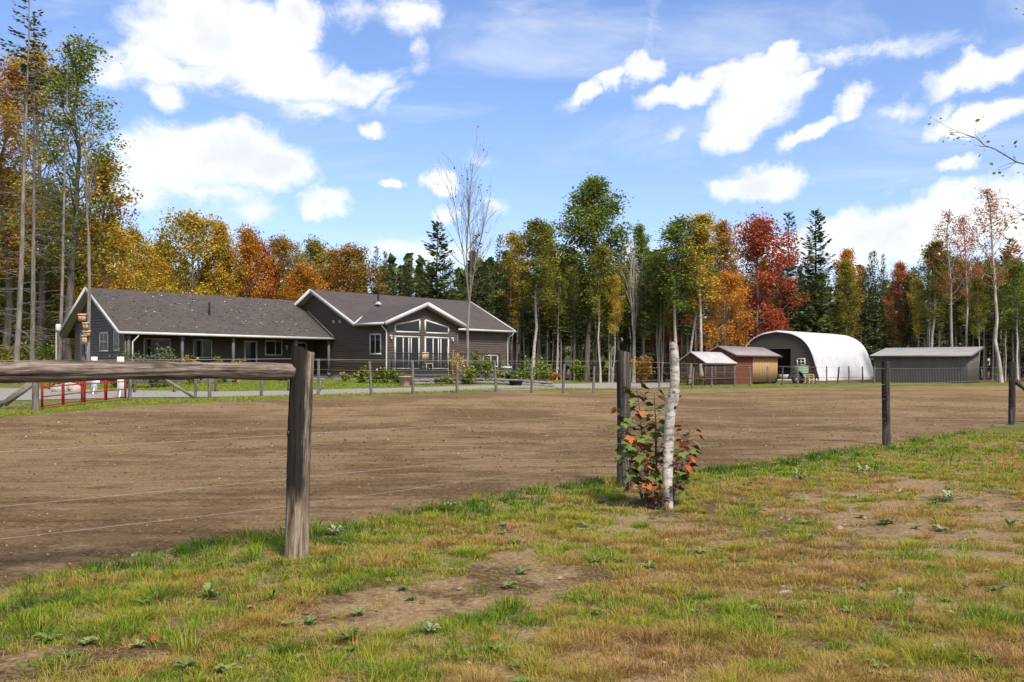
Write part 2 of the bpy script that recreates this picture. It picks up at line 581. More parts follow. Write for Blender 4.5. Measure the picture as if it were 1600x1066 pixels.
def mat_wood(name, c1, c2, c3, stain=None, knots=0.0, axis=2):
    """weathered log: long grain, cracks, optional dark water stain with a ragged lower end"""
    m = bpy.data.materials.new(name)
    m.use_nodes = True
    t = NT(m.node_tree)
    P = t.n('ShaderNodeTexCoord').outputs['Object']
    mp = t.n('ShaderNodeMapping', in_Vector=P)
    s = [16, 16, 16]
    s[axis] = 0.9
    mp.inputs['Scale'].default_value = s
    g = t.noise(mp.outputs[0], 2.2, 8, 0.68, 0.35)
    g2 = t.noise(mp.outputs[0], 7.0, 6, 0.7)
    blot = t.noise(P, 3.0, 5, 0.6)
    v = t.math('ADD', t.math('MULTIPLY', g.outputs['Fac'], 0.6), t.math('ADD', t.math('MULTIPLY', g2.outputs['Fac'], 0.2), t.math('MULTIPLY', blot.outputs['Fac'], 0.2)))
    col = t.ramp(v, [(0.42, c1), (0.5, c2), (0.57, c3)])
    crack = t.sstep(g.outputs['Fac'], 0.43, 0.38)
    col = t.mix(t.math('MULTIPLY', crack, 0.75), col, (.018, .014, .011))
    if stain is not None:
        sp = t.n('ShaderNodeSeparateXYZ', in_0=P)
        zt, xt, amt = stain
        zz = t.math('ADD', sp.outputs[2], t.math('MULTIPLY', t.math('SUBTRACT', g.outputs['Fac'], 0.5), 0.5))
        xx = t.math('ADD', sp.outputs[0], t.math('MULTIPLY', t.math('SUBTRACT', g2.outputs['Fac'], 0.5), 0.10))
        msk = t.math('MULTIPLY', t.sstep(zz, zt - .05, zt + .06), t.sstep(xx, xt + .02, xt - .02))
        col = t.mix(t.math('MULTIPLY', msk, amt), col, (.012, .010, .009))
    if knots:
        mk = t.n('ShaderNodeMapping', in_Vector=P)
        s2 = [5.0, 5.0, 5.0]
        s2[axis] = 3.0
        mk.inputs['Scale'].default_value = s2
        vo = t.n('ShaderNodeTexVoronoi', in_Vector=mk.outputs[0])
        vo.inputs['Scale'].default_value = 1.0
        kd = t.sstep(vo.outputs['Distance'], 0.22, 0.08)
        col = t.mix(t.math('MULTIPLY', kd, knots), col, (.04, .03, .024))
    bs = t.n('ShaderNodeBsdfPrincipled', in_Base_Color=col)
    bs.inputs['Roughness'].default_value = 0.9
    bs.inputs['Specular IOR Level'].default_value = 0.2
    bp = t.n('ShaderNodeBump', in_Height=t.math('ADD', g.outputs['Fac'], t.math('MULTIPLY', g2.outputs['Fac'], 0.4)))
    bp.inputs['Distance'].default_value = 0.02
    t.t.links.new(bp.outputs[0], bs.inputs['Normal'])
    t.n('ShaderNodeOutputMaterial', in_Surface=bs.outputs[0])
    return m


def mat_birch():
    m = bpy.data.materials.new('birch_bark')
    m.use_nodes = True
    t = NT(m.node_tree)
    P = t.n('ShaderNodeTexCoord').outputs['Object']
    mp = t.n('ShaderNodeMapping', in_Vector=P)
    mp.inputs['Scale'].default_value = (5, 5, 30)
    n1 = t.noise(mp.outputs[0], 1.3, 6, 0.7)
    n2 = t.noise(P, 9, 6, 0.65)
    mk = t.n('ShaderNodeMapping', in_Vector=P)
    mk.inputs['Scale'].default_value = (9, 9, 14)
    vo = t.n('ShaderNodeTexVoronoi', in_Vector=mk.outputs[0])
    vo.inputs['Scale'].default_value = 1.0
    col = t.ramp(n2.outputs['Fac'], [(0.38, (.17, .145, .115)), (0.47, (.36, .325, .28)), (0.60, (.50, .47, .42))])
    col = t.mix(t.math('MULTIPLY', t.sstep(n1.outputs['Fac'], 0.55, 0.62), 0.8), col, (.10, .08, .065))
    col = t.mix(t.math('MULTIPLY', t.sstep(vo.outputs['Distance'], 0.28, 0.14), 0.85), col, (.05, .04, .033))
    bs = t.n('ShaderNodeBsdfPrincipled', in_Base_Color=col)
    bs.inputs['Roughness'].default_value = 0.7
    bp = t.n('ShaderNodeBump', in_Height=n1.outputs['Fac'])
    bp.inputs['Distance'].default_value = 0.008
    t.t.links.new(bp.outputs[0], bs.inputs['Normal'])
    t.n('ShaderNodeOutputMaterial', in_Surface=bs.outputs[0])
    return m


def mat_shingle():
    m = bpy.data.materials.new('asphalt_shingle')
    m.use_nodes = True
    t = NT(m.node_tree)
    P = t.n('ShaderNodeTexCoord').outputs['Object']
    br = t.n('ShaderNodeTexBrick', in_Vector=P)
    br.inputs['Scale'].default_value = 1.0
    br.inputs['Brick Width'].default_value = 0.32
    br.inputs['Row Height'].default_value = 0.13
    br.inputs['Mortar Size'].default_value = 0.006
    br.inputs['Color1'].default_value = (.040, .034, .031, 1)
    br.inputs['Color2'].default_value = (.070, .059, .053, 1)
    br.inputs['Mortar'].default_value = (.03, .025, .025, 1)
    n = t.noise(P, 0.7, 4, 0.6)
    n2 = t.noise(P, 60, 3, 0.6)
    col = t.mix(t.sstep(n.outputs['Fac'], 0.35, 0.7), br.outputs['Color'], t.mix(0.5, br.outputs['Color'], (.078, .067, .061)))
    col = t.mix(0.35, col, t.ramp(n2.outputs['Fac'], [(0.3, (.03, .025, .025)), (0.7, (.105, .09, .082))]))
    bs = t.n('ShaderNodeBsdfPrincipled', in_Base_Color=col)
    bs.inputs['Roughness'].default_value = 0.9
    bs.inputs['Specular IOR Level'].default_value = 0.25
    t.n('ShaderNodeOutputMaterial', in_Surface=bs.outputs[0])
    return m


def mat_glass(name, tint=(.02, .022, .025), rough=0.03, alpha=1.0):
    m = bpy.data.materials.new(name)
    m.use_nodes = True
    t = NT(m.node_tree)
    bs = t.n('ShaderNodeBsdfPrincipled')
    bs.inputs['Base Color'].default_value = (*tint, 1)
    bs.inputs['Roughness'].default_value = rough
    bs.inputs['Specular IOR Level'].default_value = 0.22
    out = bs.outputs[0]
    if alpha < 1:
        tr = t.n('ShaderNodeBsdfTransparent')
        out = t.n('ShaderNodeMixShader', in_0=alpha, in_1=tr.outputs[0], in_2=bs.outputs[0]).outputs[0]
    t.n('ShaderNodeOutputMaterial', in_Surface=out)
    return m


M['ground'] = mat_ground()
M['dirt'] = mat_paddock()
M['gravel'] = mat_noise('gravel', (.13, .12, .105), (.31, .295, .27), 22, .95, .02, detail=8, lo=.3, hi=.7)
M['post'] = mat_wood('post_wood', (.045, .036, .03), (.12, .10, .082), (.22, .19, .16))
M['post_stained'] = mat_wood('post_wood_stained', (.06, .045, .032), (.17, .132, .095), (.33, .265, .19), stain=(.47, 0.045, .95))
M['post_dark'] = mat_wood('post_wood_dark', (.028, .023, .02), (.065, .054, .046), (.15, .125, .105), stain=(.42, -.02, .7))
M['post_far'] = mat_wood('post_wood_grey', (.06, .052, .045), (.13, .115, .10), (.22, .20, .175))
M['rail'] = mat_wood('rail_log', (.035, .026, .02), (.13, .10, .077), (.26, .215, .175), knots=.8, axis=0)
M['birch'] = mat_birch()
M['cut_wood'] = mat_noise('cut_wood', (.30, .24, .18), (.45, .38, .3), 12, .9, .004)
M['wire'] = mat_noise('fence_wire', (.22, .19, .155), (.32, .28, .235), 30, .6)
M['siding'] = mat_noise('brown_siding', (.064, .047, .035), (.08, .06, .046), 1.2, .55, 0, (1, 1, 6), spec=.35)
M['gsiding'] = mat_noise('grey_brown_siding', (.085, .075, .062), (.10, .088, .074), 1.2, .6, 0, (1, 1, 6))
M['trim'] = mat_noise('white_trim', (.42, .41, .39), (.52, .51, .49), 2, .5)
M['soffit'] = mat_noise('soffit', (.30, .28, .26), (.36, .34, .31), 2, .7)
M['shingle'] = mat_shingle()
M['glass'] = mat_glass('window_glass')
M['rail_glass'] = mat_glass('balustrade_glass', (.05, .055, .06), .05, .12)
M['black'] = mat_noise('black_metal', (.012, .012, .013), (.022, .021, .021), 6, .5)
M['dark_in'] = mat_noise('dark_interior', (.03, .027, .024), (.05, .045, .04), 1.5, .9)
M['deckgrey'] = mat_noise('deck_skirt', (.075, .075, .078), (.10, .10, .104), 2, .7, 0, (1, 1, 8))
M['concrete'] = mat_noise('concrete', (.36, .34, .31), (.50, .48, .44), 3, .9, .004)
M['white_metal'] = mat_noise('white_steel', (.42, .43, .45), (.52, .53, .55), .8, .38, 0, metal=.0, spec=.5)
M['grey_metal'] = mat_noise('grey_steel', (.092, .082, .074), (.115, .104, .094), 1.2, .5, 0, (1, 1, .3), spec=.5)
M['grey_roof'] = mat_noise('grey_steel_roof', (.26, .25, .235), (.33, .32, .30), 1.2, .45, 0, spec=.5)
M['rose_roof'] = mat_noise('steel_roof_faded', (.24, .215, .21), (.31, .28, .275), 1.0, .45, 0, spec=.5)
M['pale_roof'] = mat_noise('pale_steel_roof', (.38, .36, .355), (.48, .46, .455), 1.0, .45, 0, spec=.5)
M['red_barn'] = mat_noise('red_stain', (.085, .028, .017), (.14, .045, .028), 3, .8, .004, (4, 4, .6))
M['pine_board'] = mat_noise('pine_board', (.28, .165, .07), (.42, .26, .12), 4, .75, .004, (6, 6, .6))
M['pallet'] = mat_noise('pallet_wood', (.36, .27, .17), (.55, .43, .29), 5, .85)
M['old_plank'] = mat_noise('old_plank', (.11, .095, .08), (.22, .19, .165), 4, .9, .003, (1, 1, 4))
M['green_plastic'] = mat_noise('green_plastic', (.22, .34, .23), (.32, .43, .31), 3, .5)
M['red_paint'] = mat_noise('red_gate_paint', (.26, .022, .018), (.38, .035, .026), 6, .5)
M['red_chair'] = mat_noise('red_chair_paint', (.16, .035, .025), (.24, .05, .035), 5, .7)
M['box_wood'] = mat_noise('nest_box_wood', (.34, .20, .10), (.50, .32, .17), 6, .8, .003, (1, 1, 4))
M['white_paint'] = mat_noise('white_paint', (.62, .61, .58), (.78, .77, .75), 5, .6)
M['stone'] = mat_noise('field_stone', (.09, .082, .072), (.22, .205, .185), 5, .95, .01)
M['pale_stone'] = mat_noise('pale_stone', (.22, .19, .155), (.42, .38, .33), 6, .95, .01)
M['terracotta'] = mat_noise('terracotta', (.30, .20, .16), (.42, .30, .25), 5, .85)
M['rubber'] = mat_noise('rubber', (.015, .015, .015), (.03, .03, .03), 8, .8)
M['soil'] = mat_noise('bed_soil', (.03, .02, .014), (.08, .055, .035), 10, .95, .02)

# ================================================================== the ground
NEAR_PX = [(-420, 1010), (-150, 965), (0, 925), (90, 900), (260, 862), (430, 838), (600, 812), (790, 772), (960, 750),
           (1120, 735), (1300, 708), (1480, 680), (1600, 661), (1800, 641), (2100, 628)]
FAR_PX = [(-420, 672), (-150, 659), (0, 651), (100, 642), (200, 632), (450, 621.5), (700, 613.5), (960, 608.5), (1280, 604.5),
          (1600, 601.5), (1800, 600), (2100, 598.5)]
_pxs = np.linspace(-420, 2100, 620)


def edge(pts):
    q = [hit(px, py) for px, py in pts]
    a = np.array([p[0] for p in pts], float)
    u = np.interp(_pxs, a, [1 / p[1] for p in q])
    return (_pxs - CX) / FPX / u, 1 / u


nbx, nby = edge(NEAR_PX)
fbx, fby = edge(FAR_PX)


def near_y(x):
    return np.interp(x, nbx, nby)


def axis_steps(fine_lo, fine_hi, step, lo, hi, grow=1.14):
    a = list(np.arange(fine_lo, fine_hi, step))
    s, v = step, a[-1]
    while v < hi:
        s *= grow
        v += s
        a.append(v)
    s, v, b = step, a[0], []
    while v > lo:
        s *= grow
        v -= s
        b.append(v)
    return np.array(b[::-1] + a)


gx = axis_steps(-8, 14, 0.12, -2500, 2500)
gy = axis_steps(2.5, 18, 0.12, -60, 3500, 1.08)
X, Y = np.meshgrid(gx, gy)
Z = terrain(X, np.maximum(Y, 0))
rough = sst(near_y(X) - Y, 0.0, 0.5) * (Y > -5)
Z = Z + rough * (0.05 * (fbm(X * 1.3, Y * 1.3, 4) - 0.5) + 0.025 * (vnoise(X * 6, Y * 6) - 0.5)) - 0.0
ny, nx = X.shape


def ground_z(x, y):
    x = np.asarray(x, float)
    y = np.asarray(y, float)
    z = terrain(x, y)
    r = sst(near_y(x) - y, 0.0, 0.5)
    return z + r * (0.05 * (fbm(x * 1.3, y * 1.3, 4) - 0.5) + 0.025 * (vnoise(x * 6, y * 6) - 0.5))


def grid_faces(ny, nx):
    i = np.arange(ny - 1)[:, None] * nx
    j = np.arange(nx - 1)[None, :]
    return np.stack([i + j, i + j + 1, i + nx + j + 1, i + nx + j], -1).reshape(-1, 4)


g = Geo()
g.add(np.stack([X, Y, Z], -1), grid_faces(ny, nx))
tag(g.obj('ground', M['ground'], smooth=True), 'patchy grass and bare soil ground around the paddock', 'ground', kind='structure')


def strip(name, ax, ay, bx, by, nv, lift, rough, mat, label, cat, inv=True):
    v = np.linspace(0, 1, nv)[:, None]
    if inv:
        d = 1 / ((1 - v) / ay[None] + v / by[None])
    else:
        d = (1 - v) * ay[None] + v * by[None]
    f = (d - ay[None]) / (by[None] - ay[None])
    x = (1 - f) * ax[None] + f * bx[None]
    z = terrain(x, d) + (lift if not rough else -0.03 + (lift + 0.03) * np.minimum(1, np.minimum(v * 40, (1 - v) * 60)))
    if rough:
        edgefade = np.minimum(1, np.minimum(v, 1 - v) * 14)
        amp = rough * edgefade
        z = z + amp * (0.55 * fbm(x * 2.6, d * 2.6, 2) * np.clip((30 - d) / 14, 0, 1) + 0.3 * vnoise(x * 7, d * 7) * np.clip((15 - d) / 6, 0, 1) + 0.25 * vnoise(x * 15, d * 15) * np.clip((11 - d) / 3, 0, 1))
    gg = Geo()
    gg.add(np.stack([x, d, z], -1), grid_faces(*x.shape))
    return tag(gg.obj(name, mat, smooth=True), label, cat, kind='structure')


wob = 0.22 * (fbm(nbx * 1.7, nbx * 0 + 3.3, 4) - 0.5) * 2
strip('paddock', nbx, nby + wob, fbx, fby, 240, 0.014, 0.06, M['dirt'],
      'raked brown dirt riding paddock with pale flecks', 'paddock')

DN = [(-420, 655), (-80, 634), (0, 627), (200, 622), (330, 621), (450, 619), (560, 617.2), (650, 614.3), (800, 611), (900, 608.3), (1050, 605.5)]
DF = [(-420, 612), (-80, 607), (0, 607), (200, 610.5), (330, 612.5), (450, 611), (560, 608), (650, 606), (800, 603.5), (860, 600), (950, 598), (1050, 597.5)]


def edge2(pts, n=160):
    q = [hit(px, py) for px, py in pts]
    t = np.linspace(0, 1, n)
    px = np.interp(t, [0, 1], [-420, 1050])
    a = [p[0] for p in pts]
    u = np.interp(px, a, [1 / p[1] for p in q])
    return (px - CX) / FPX / u, 1 / u


dnx, dny = edge2(DN)
dfx, dfy = edge2(DF)
strip('driveway', dnx, dny, dfx, dfy, 14, 0.02, 0.0, M['gravel'], 'pale gravel driveway running past the house', 'driveway', inv=False)

# ================================================================== trees
def leaf_quads(g, C, size, rng, a, up=0.35, long=1.0):
    """pointed leaf faces round the centres C"""
    n = len(C)
    if n == 0:
        return
    N = rng.normal(size=(n, 3))
    N[:, 2] += up * 2 * np.sign(N[:, 2] + 1e-9)
    N /= np.linalg.norm(N, axis=1)[:, None]
    T = rng.normal(size=(n, 3))
    T -= N * (T * N).sum(1)[:, None]
    T /= np.linalg.norm(T, axis=1)[:, None] + 1e-9
    S = np.cross(N, T)
    s = (size * rng.uniform(0.65, 1.35, n))[:, None]
    V = np.stack([C + T * s * 0.62 * long, C + S * s * 0.42 - T * s * 0.05, C - T * s * 0.5 * long, C - S * s * 0.42 - T * s * 0.05], 1)
    F = np.arange(n * 4).reshape(n, 4)
    g.add(V.reshape(-1, 3), F, np.repeat(np.broadcast_to(a, (n,)), 4))


def broadleaf(seed, H=12.0, cb=0.3, W=3.6, nl=26, leaves=7000, ls=0.2, tr=0.17, upright=0.0, sparse=0.0, peak=0.42, bare_low=False, spread=1.0):
    """tapered trunk, curved limbs, twigs, leaf clumps; returns (wood, crown)"""
    rng = np.random.RandomState(seed)
    wood, crown = Geo(), Geo()
    n = 10
    t = np.linspace(0, 1, n)
    wx = np.cumsum(rng.normal(0, 0.11, n)) * H / 14
    wy = np.cumsum(rng.normal(0, 0.11, n)) * H / 14
    wx -= wx[0]
    wy -= wy[0]
    TP = np.stack([wx, wy, t * H * 0.95 - 0.15], 1)
    wood.tube(TP, tr * (1 - 0.9 * t) + 0.012 + 0.35 * tr * np.exp(-t * 40), 8, cap=False)
    cl, cr = [], []
    for i in range(nl):
        f = cb + (0.97 - cb) * ((i + rng.rand()) / nl)
        p0 = np.array([np.interp(f, t, TP[:, k]) for k in range(3)])
        h = (f - cb) / (1 - cb)
        env = max(0.12, 1 - abs((h - peak) / (1 - peak if h > peak else peak + 0.25)) ** 1.7)
        ln = W * env * rng.uniform(0.7, 1.12)
        az = i * 2.399 + rng.normal(0, 0.4)
        e0 = R(10 + 48 * h + 25 * upright + rng.normal(0, 8))
        d = np.array([math.cos(az) * math.cos(e0), math.sin(az) * math.cos(e0), math.sin(e0)])
        pts = [p0]
        m = 5
        for k in range(1, m):
            d = d + np.array([0, 0, 0.10 + 0.15 * upright]) + rng.normal(0, 0.10, 3)
            d /= np.linalg.norm(d)
            pts.append(pts[-1] + d * ln / (m - 1))
        pts = np.array(pts)
        r0 = max(0.018, tr * (1 - 0.85 * f) * 0.45)
        wood.tube(pts, np.linspace(r0, 0.008, m), 4, cap=False)
        lc = rng.rand()
        for k in range(max(2, int(2 + ln * 1.7))):
            s = rng.uniform(0.28, 1.0)
            q = np.array([np.interp(s, np.linspace(0, 1, m), pts[:, c]) for c in range(3)])
            dd = d + rng.normal(0, 0.75, 3)
            dd[2] = dd[2] * 0.6 + 0.18
            dd /= np.linalg.norm(dd)
            tl = ln * rng.uniform(0.16, 0.38)
            e = q + dd * tl
            wood.tube([q, (q + e) / 2 + rng.normal(0, 0.04, 3), e], [0.011, 0.008, 0.004], 3, cap=False)
            if rng.rand() > sparse:
                cl += [e, (q + e) / 2]
                v = 0.55 * lc + 0.45 * rng.rand()
                cr += [v, v]
        if rng.rand() > sparse:
            cl.append(pts[-1])
            cr.append(lc)
    cl, cr = np.array(cl), np.array(cr)
    if len(cl):
        k = max(1, leaves // len(cl))
        sg = (0.17 + 0.055 * W) * spread
        C = np.repeat(cl, k, 0) + rng.normal(size=(len(cl) * k, 3)) * np.array([sg, sg, sg * 0.62])
        A = np.clip(np.repeat(cr, k) * 0.6 + rng.rand(len(C)) * 0.4, 0, 1)
        leaf_quads(crown, C, ls, rng, A)
    return wood, crown


def conifer(seed, H=15.0, z0=0.12, Rb=2.2, gap=0.42, nb=7, tr=0.16, droop=0.25, tw=0.42, dead=True, irregular=0.15, step=0.21):
    """spruce or fir: whorls of drooping sprays, dead twigs on the lower trunk"""
    rng = np.random.RandomState(seed)
    wood, crown = Geo(), Geo()
    t = np.linspace(0, 1, 8)
    TP = np.stack([np.cumsum(rng.normal(0, .035, 8)), np.cumsum(rng.normal(0, .035, 8)), t * H - 0.15], 1)
    TP[0, :2] = 0
    wood.tube(TP, tr * (1 - 0.95 * t) + 0.008, 7, cap=False)
    ctr = lambda z: np.array([np.interp(z / H, t, TP[:, 0]), np.interp(z / H, t, TP[:, 1]), z])
    z = z0 * H
    C, Dn, Ln, A = [], [], [], []
    while z < H * 0.985:
        f = (z / H - z0) / (1 - z0)
        for i in range(nb):
            if rng.rand() < 0.10:
                continue
            ln = Rb * (1 - f) ** 0.85 * rng.uniform(1 - 2.2 * irregular, 1 + irregular) * min(1, 0.55 + f * 4) + 0.12
            az = rng.rand() * 6.283
            zz = z + rng.uniform(-.5, .5) * gap
            d = np.array([math.cos(az), math.sin(az), 0.18 + 0.5 * f - droop * 0.5])
            side = np.array([-math.sin(az), math.cos(az), 0])
            p0 = ctr(min(zz, H * .99))
            m = max(2, int(ln / step))
            br = rng.rand()
            for k in range(m):
                s = (k + 0.8) / m
                q = p0 + d * ln * s + np.array([0, 0, -droop * ln * s * s * 0.7])
                for sg in (-1, 1):
                    dd = d * 0.75 + side * sg * rng.uniform(0.35, 0.9) + np.array([0, 0, -0.22 - rng.rand() * 0.25])
                    C.append(q)
                    Dn.append(dd)
                    Ln.append(tw * rng.uniform(0.6, 1.2) * (0.55 + 0.6 * (1 - s)) * min(1.0, 0.45 + ln / 2))
                    A.append(0.5 * br + 0.5 * rng.rand())
            C.append(p0 + d * ln * 0.9)
            Dn.append(d)
            Ln.append(tw * 0.8)
            A.append(br)
            if i % 2 == 0:
                wood.tube([p0, p0 + d * ln * 0.7], [0.016, 0.006], 3, cap=False)
        z += gap * (1 - 0.45 * f)
    C.append(np.array([TP[-1, 0], TP[-1, 1], H * 0.97]))
    Dn.append(np.array([0.02, 0, 1.0]))
    Ln.append(0.5)
    A.append(.5)
    C, Dn, Ln, A = np.array(C), np.array(Dn), np.array(Ln), np.array(A)
    Dn /= np.linalg.norm(Dn, axis=1)[:, None]
    S = np.cross(Dn, np.array([0, 0, 1.0]) + rng.normal(0, .35, (len(C), 3)))
    S /= np.linalg.norm(S, axis=1)[:, None] + 1e-9
    wd = (Ln * rng.uniform(.22, .38, len(Ln)))[:, None]
    V = np.stack([C - Dn * Ln[:, None] * .1, C + Dn * Ln[:, None] * .45 + S * wd, C + Dn * Ln[:, None], C + Dn * Ln[:, None] * .45 - S * wd], 1)
    crown.add(V.reshape(-1, 3), np.arange(len(C) * 4).reshape(-1, 4), np.repeat(A, 4))
    if dead:
        for i in range(int(z0 * H * 5)):
            zz = rng.uniform(0.08, 1.0) * z0 * H
            az = rng.rand() * 6.283
            l = rng.uniform(.3, 1.5)
            p = ctr(zz)
            e = p + np.array([math.cos(az) * l, math.sin(az) * l, rng.uniform(-.35, .15) * l])
            wood.tube([p, (p + e) / 2 + np.array([0, 0, .05]), e], [.012, .009, .004], 3, cap=False)
    return wood, crown


def pine(seed, H=15.0, z0=0.18, Rb=3.4, tr=0.22, ls=.26, dens=1.0):
    """white pine: wide tiers of upturned limbs that carry needle plumes"""
    rng = np.random.RandomState(seed)
    wood, crown = Geo(), Geo()
    t = np.linspace(0, 1, 8)
    TP = np.stack([np.cumsum(rng.normal(0, .06, 8)), np.cumsum(rng.normal(0, .06, 8)), t * H - 0.15], 1)
    TP[0, :2] = 0
    wood.tube(TP, tr * (1 - 0.93 * t) + 0.01, 8, cap=False)
    C, A = [], []
    z = z0 * H
    while z < H * .97:
        f = (z / H - z0) / (1 - z0)
        env = Rb * (1 - f) ** 1.05 * (0.65 + 0.35 * min(1, f * 5)) + .18
        tier = rng.uniform(.7, 1.15)
        for i in range(5):
            ln = env * tier * rng.uniform(.5, 1.2)
            az = rng.rand() * 6.283
            p = np.array([np.interp(z / H, t, TP[:, 0]), np.interp(z / H, t, TP[:, 1]), z + rng.uniform(-.2, .2)])
            d = np.array([math.cos(az), math.sin(az), .10 + .5 * f])
            P = [p + d * ln * s + np.array([0, 0, .18 * ln * s * s - .10 * ln * s]) for s in (0, .35, .7, 1)]
            wood.tube(P, [.035, .026, .016, .006], 3, cap=False)
            br = rng.rand()
            for k in range(int((5 + ln * 9) * dens)):
                s = rng.uniform(.25, 1.03)
                q = p + d * ln * s + np.array([0, 0, .18 * ln * s * s - .10 * ln * s])
                side = np.array([-math.sin(az), math.cos(az), 0]) * rng.normal(0, .22 + .25 * ln * (1 - s) * .6)
                c = q + side + np.array([0, 0, rng.uniform(-.04, .10)])
                C += [c + rng.normal(0, .13, 3) * np.array([1, 1, .5]) for _ in range(5)]
                A += [np.clip(.55 * br + .45 * rng.rand(), 0, 1)] * 5
        z += rng.uniform(.55, .95) * (1 - .45 * f)
    leaf_quads(crown, np.array(C), ls, rng, np.array(A), up=.15, long=1.25)
    return wood, crown


def bare(seed, H=12.0, fork=.32, tr=.17, leaders=4, twigs=9, leafc=0, ls=.13):
    """leafless hardwood with ascending, finely divided branches"""
    rng = np.random.RandomState(seed)
    wood, crown = Geo(), Geo()
    C = []

    def grow(p, d, ln, r, lev):
        m = 6 if lev < 2 else 4
        P = [np.array(p)]
        dd = np.array(d, float)
        for k in range(1, m):
            dd = dd + rng.normal(0, .06 + .03 * lev, 3) + np.array([0, 0, .045])
            dd /= np.linalg.norm(dd)
            P.append(P[-1] + dd * ln / (m - 1))
        P = np.array(P)
        wood.tube(P, np.linspace(r, max(r * .3, .006), m), 6 if lev == 0 else 4 if lev == 1 else 3, cap=False)
        if lev >= 3:
            C.append(P[-1])
            return
        for k in range((twigs if lev == 1 else max(3, twigs // 2))):
            s = rng.uniform(.22, 1) if lev else rng.uniform(.5, 1)
            q = np.array([np.interp(s, np.linspace(0, 1, m), P[:, c]) for c in range(3)])
            e = dd + rng.normal(0, .42, 3)
            e[2] = abs(e[2]) * .8 + .35
            e /= np.linalg.norm(e)
            grow(q, e, ln * rng.uniform(.28, .55) * (1.15 - .5 * s), max(r * .4 * (1.1 - s * .6), .006), lev + 1)

    z = fork * H
    P = np.array([(0, 0, -.15), (.04, 0, z * .33), (-.03, .02, z * .66), (.05, 0, z)])
    wood.tube(P, [tr * 1.25, tr, tr * .9, tr * .8], 8, cap=False)
    for i in range(leaders):
        az = i / leaders * 6.283 + rng.rand()
        tl = rng.uniform(.06, .20)
        d = np.array([math.cos(az) * tl, math.sin(az) * tl, 1.0])
        grow(P[-1] if i < 2 else P[-1] + np.array([0, 0, rng.uniform(-.4, .0)]), d / np.linalg.norm(d), H * (1 - fork) * rng.uniform(.72, 1.0), tr * .55, 1)
    if leafc:
        C = np.array(C)
        k = rng.randint(0, len(C), leafc)
        leaf_quads(crown, C[k] + rng.normal(0, .10, (leafc, 3)), ls, rng, rng.rand(leafc))
    return wood, crown


PROTO = {}


def proto(key, fn, H, wood_mat, leaf_mat):
    wd, cr = fn
    PROTO[key] = (wd.mesh('trunk', M[wood_mat], True), cr.mesh('crown', M[leaf_mat], False, True) if cr.V else None, H)


for i in range(3):
    proto('maple%d' % i, broadleaf(11 + i, 12, .18, 3.8, 40, 13500, .165, .17), 12, 'bark_grey', 'leaf_yellow')
for i in range(2):
    proto('tall%d' % i, broadleaf(21 + i, 16, .32, 2.9, 40, 11500, .165, .17, upright=.5), 16, 'bark_grey', 'leaf_green')
for i in range(2):
    proto('airy%d' % i, broadleaf(25 + i, 19, .3, 3.3, 40, 9500, .125, .19, upright=.45, sparse=.18, spread=.85), 19, 'bark_dark', 'leaf_green')
proto('aspen', broadleaf(31, 20, .28, 4.3, 70, 21000, .19, .24, upright=.35, peak=.28), 20, 'bark_grey', 'leaf_green')
for i in range(3):
    proto('birch%d' % i, broadleaf(41 + i, 16, .44, 2.6, 34, 6800, .17, .13, upright=.6, sparse=.1), 16, 'birch', 'leaf_olive')
for i in range(2):
    proto('thin%d' % i, broadleaf(51 + i, 17, .45, 2.9, 30, 2600, .135, .15, upright=.6, sparse=.3, spread=.85), 17, 'bark_pale', 'leaf_rust')
for i in range(3):
    proto('spruce%d' % i, conifer(61 + i, 15, .10 + .1 * i, 1.9), 15, 'bark_dark', 'needle_spruce')
for i in range(3):
    proto('pole%d' % i, conifer(71 + i, 15, .34 + .08 * i, 1.55, .40, 7, .12), 15, 'bark_grey', 'needle_spruce')
for i in range(2):
    proto('pine%d' % i, conifer(81 + i, 15, .16, 3.3, .62, 7, .2, -.06, .62, irregular=.3, step=.2), 15, 'bark_dark', 'needle_pine')
proto('sick', conifer(91, 20, .55, 1.2, .8, 4, .2, .1, .3), 20, 'bark_pale', 'needle_yellow')


def dying(seed, H=20.0):
    wd, cr = conifer(seed, H, .74, 1.5, .6, 5, .17, .15, .4, dead=False)
    rng = np.random.RandomState(seed)
    for i in range(120):
        z = rng.uniform(.08, .8) * H
        a = rng.rand() * 6.283
        l = rng.uniform(.5, 2.1)
        p = np.array([0, 0, z])
        e = p + np.array([math.cos(a) * l, math.sin(a) * l, rng.uniform(-.35, .2) * l])
        mid = (p + e) / 2 + np.array([0, 0, .07])
        wd.tube([p, mid, e], [.016, .011, .004], 3, cap=False)
        for k in range(2):
            f = e + rng.normal(0, .22, 3)
            wd.tube([mid, f], [.007, .003], 3, cap=False)
    return wd, cr


proto('dying0', dying(95), 20, 'bark_grey', 'needle_yellow')
proto('dying1', dying(96), 20, 'bark_grey', 'needle_yellow')
proto('barehouse', bare(101, 12.5, .36, .115, 5, 13, 60), 12.5, 'bark_grey', 'leaf_dry')
proto('bareleft', bare(107, 12.5, .55, .11, 3, 6, 160), 12.5, 'bark_grey', 'leaf_gold')
proto('bareforest', bare(105, 13, .34, .2, 4, 6, 500, .17), 13, 'bark_pale', 'leaf_rust')

_seed = [0]


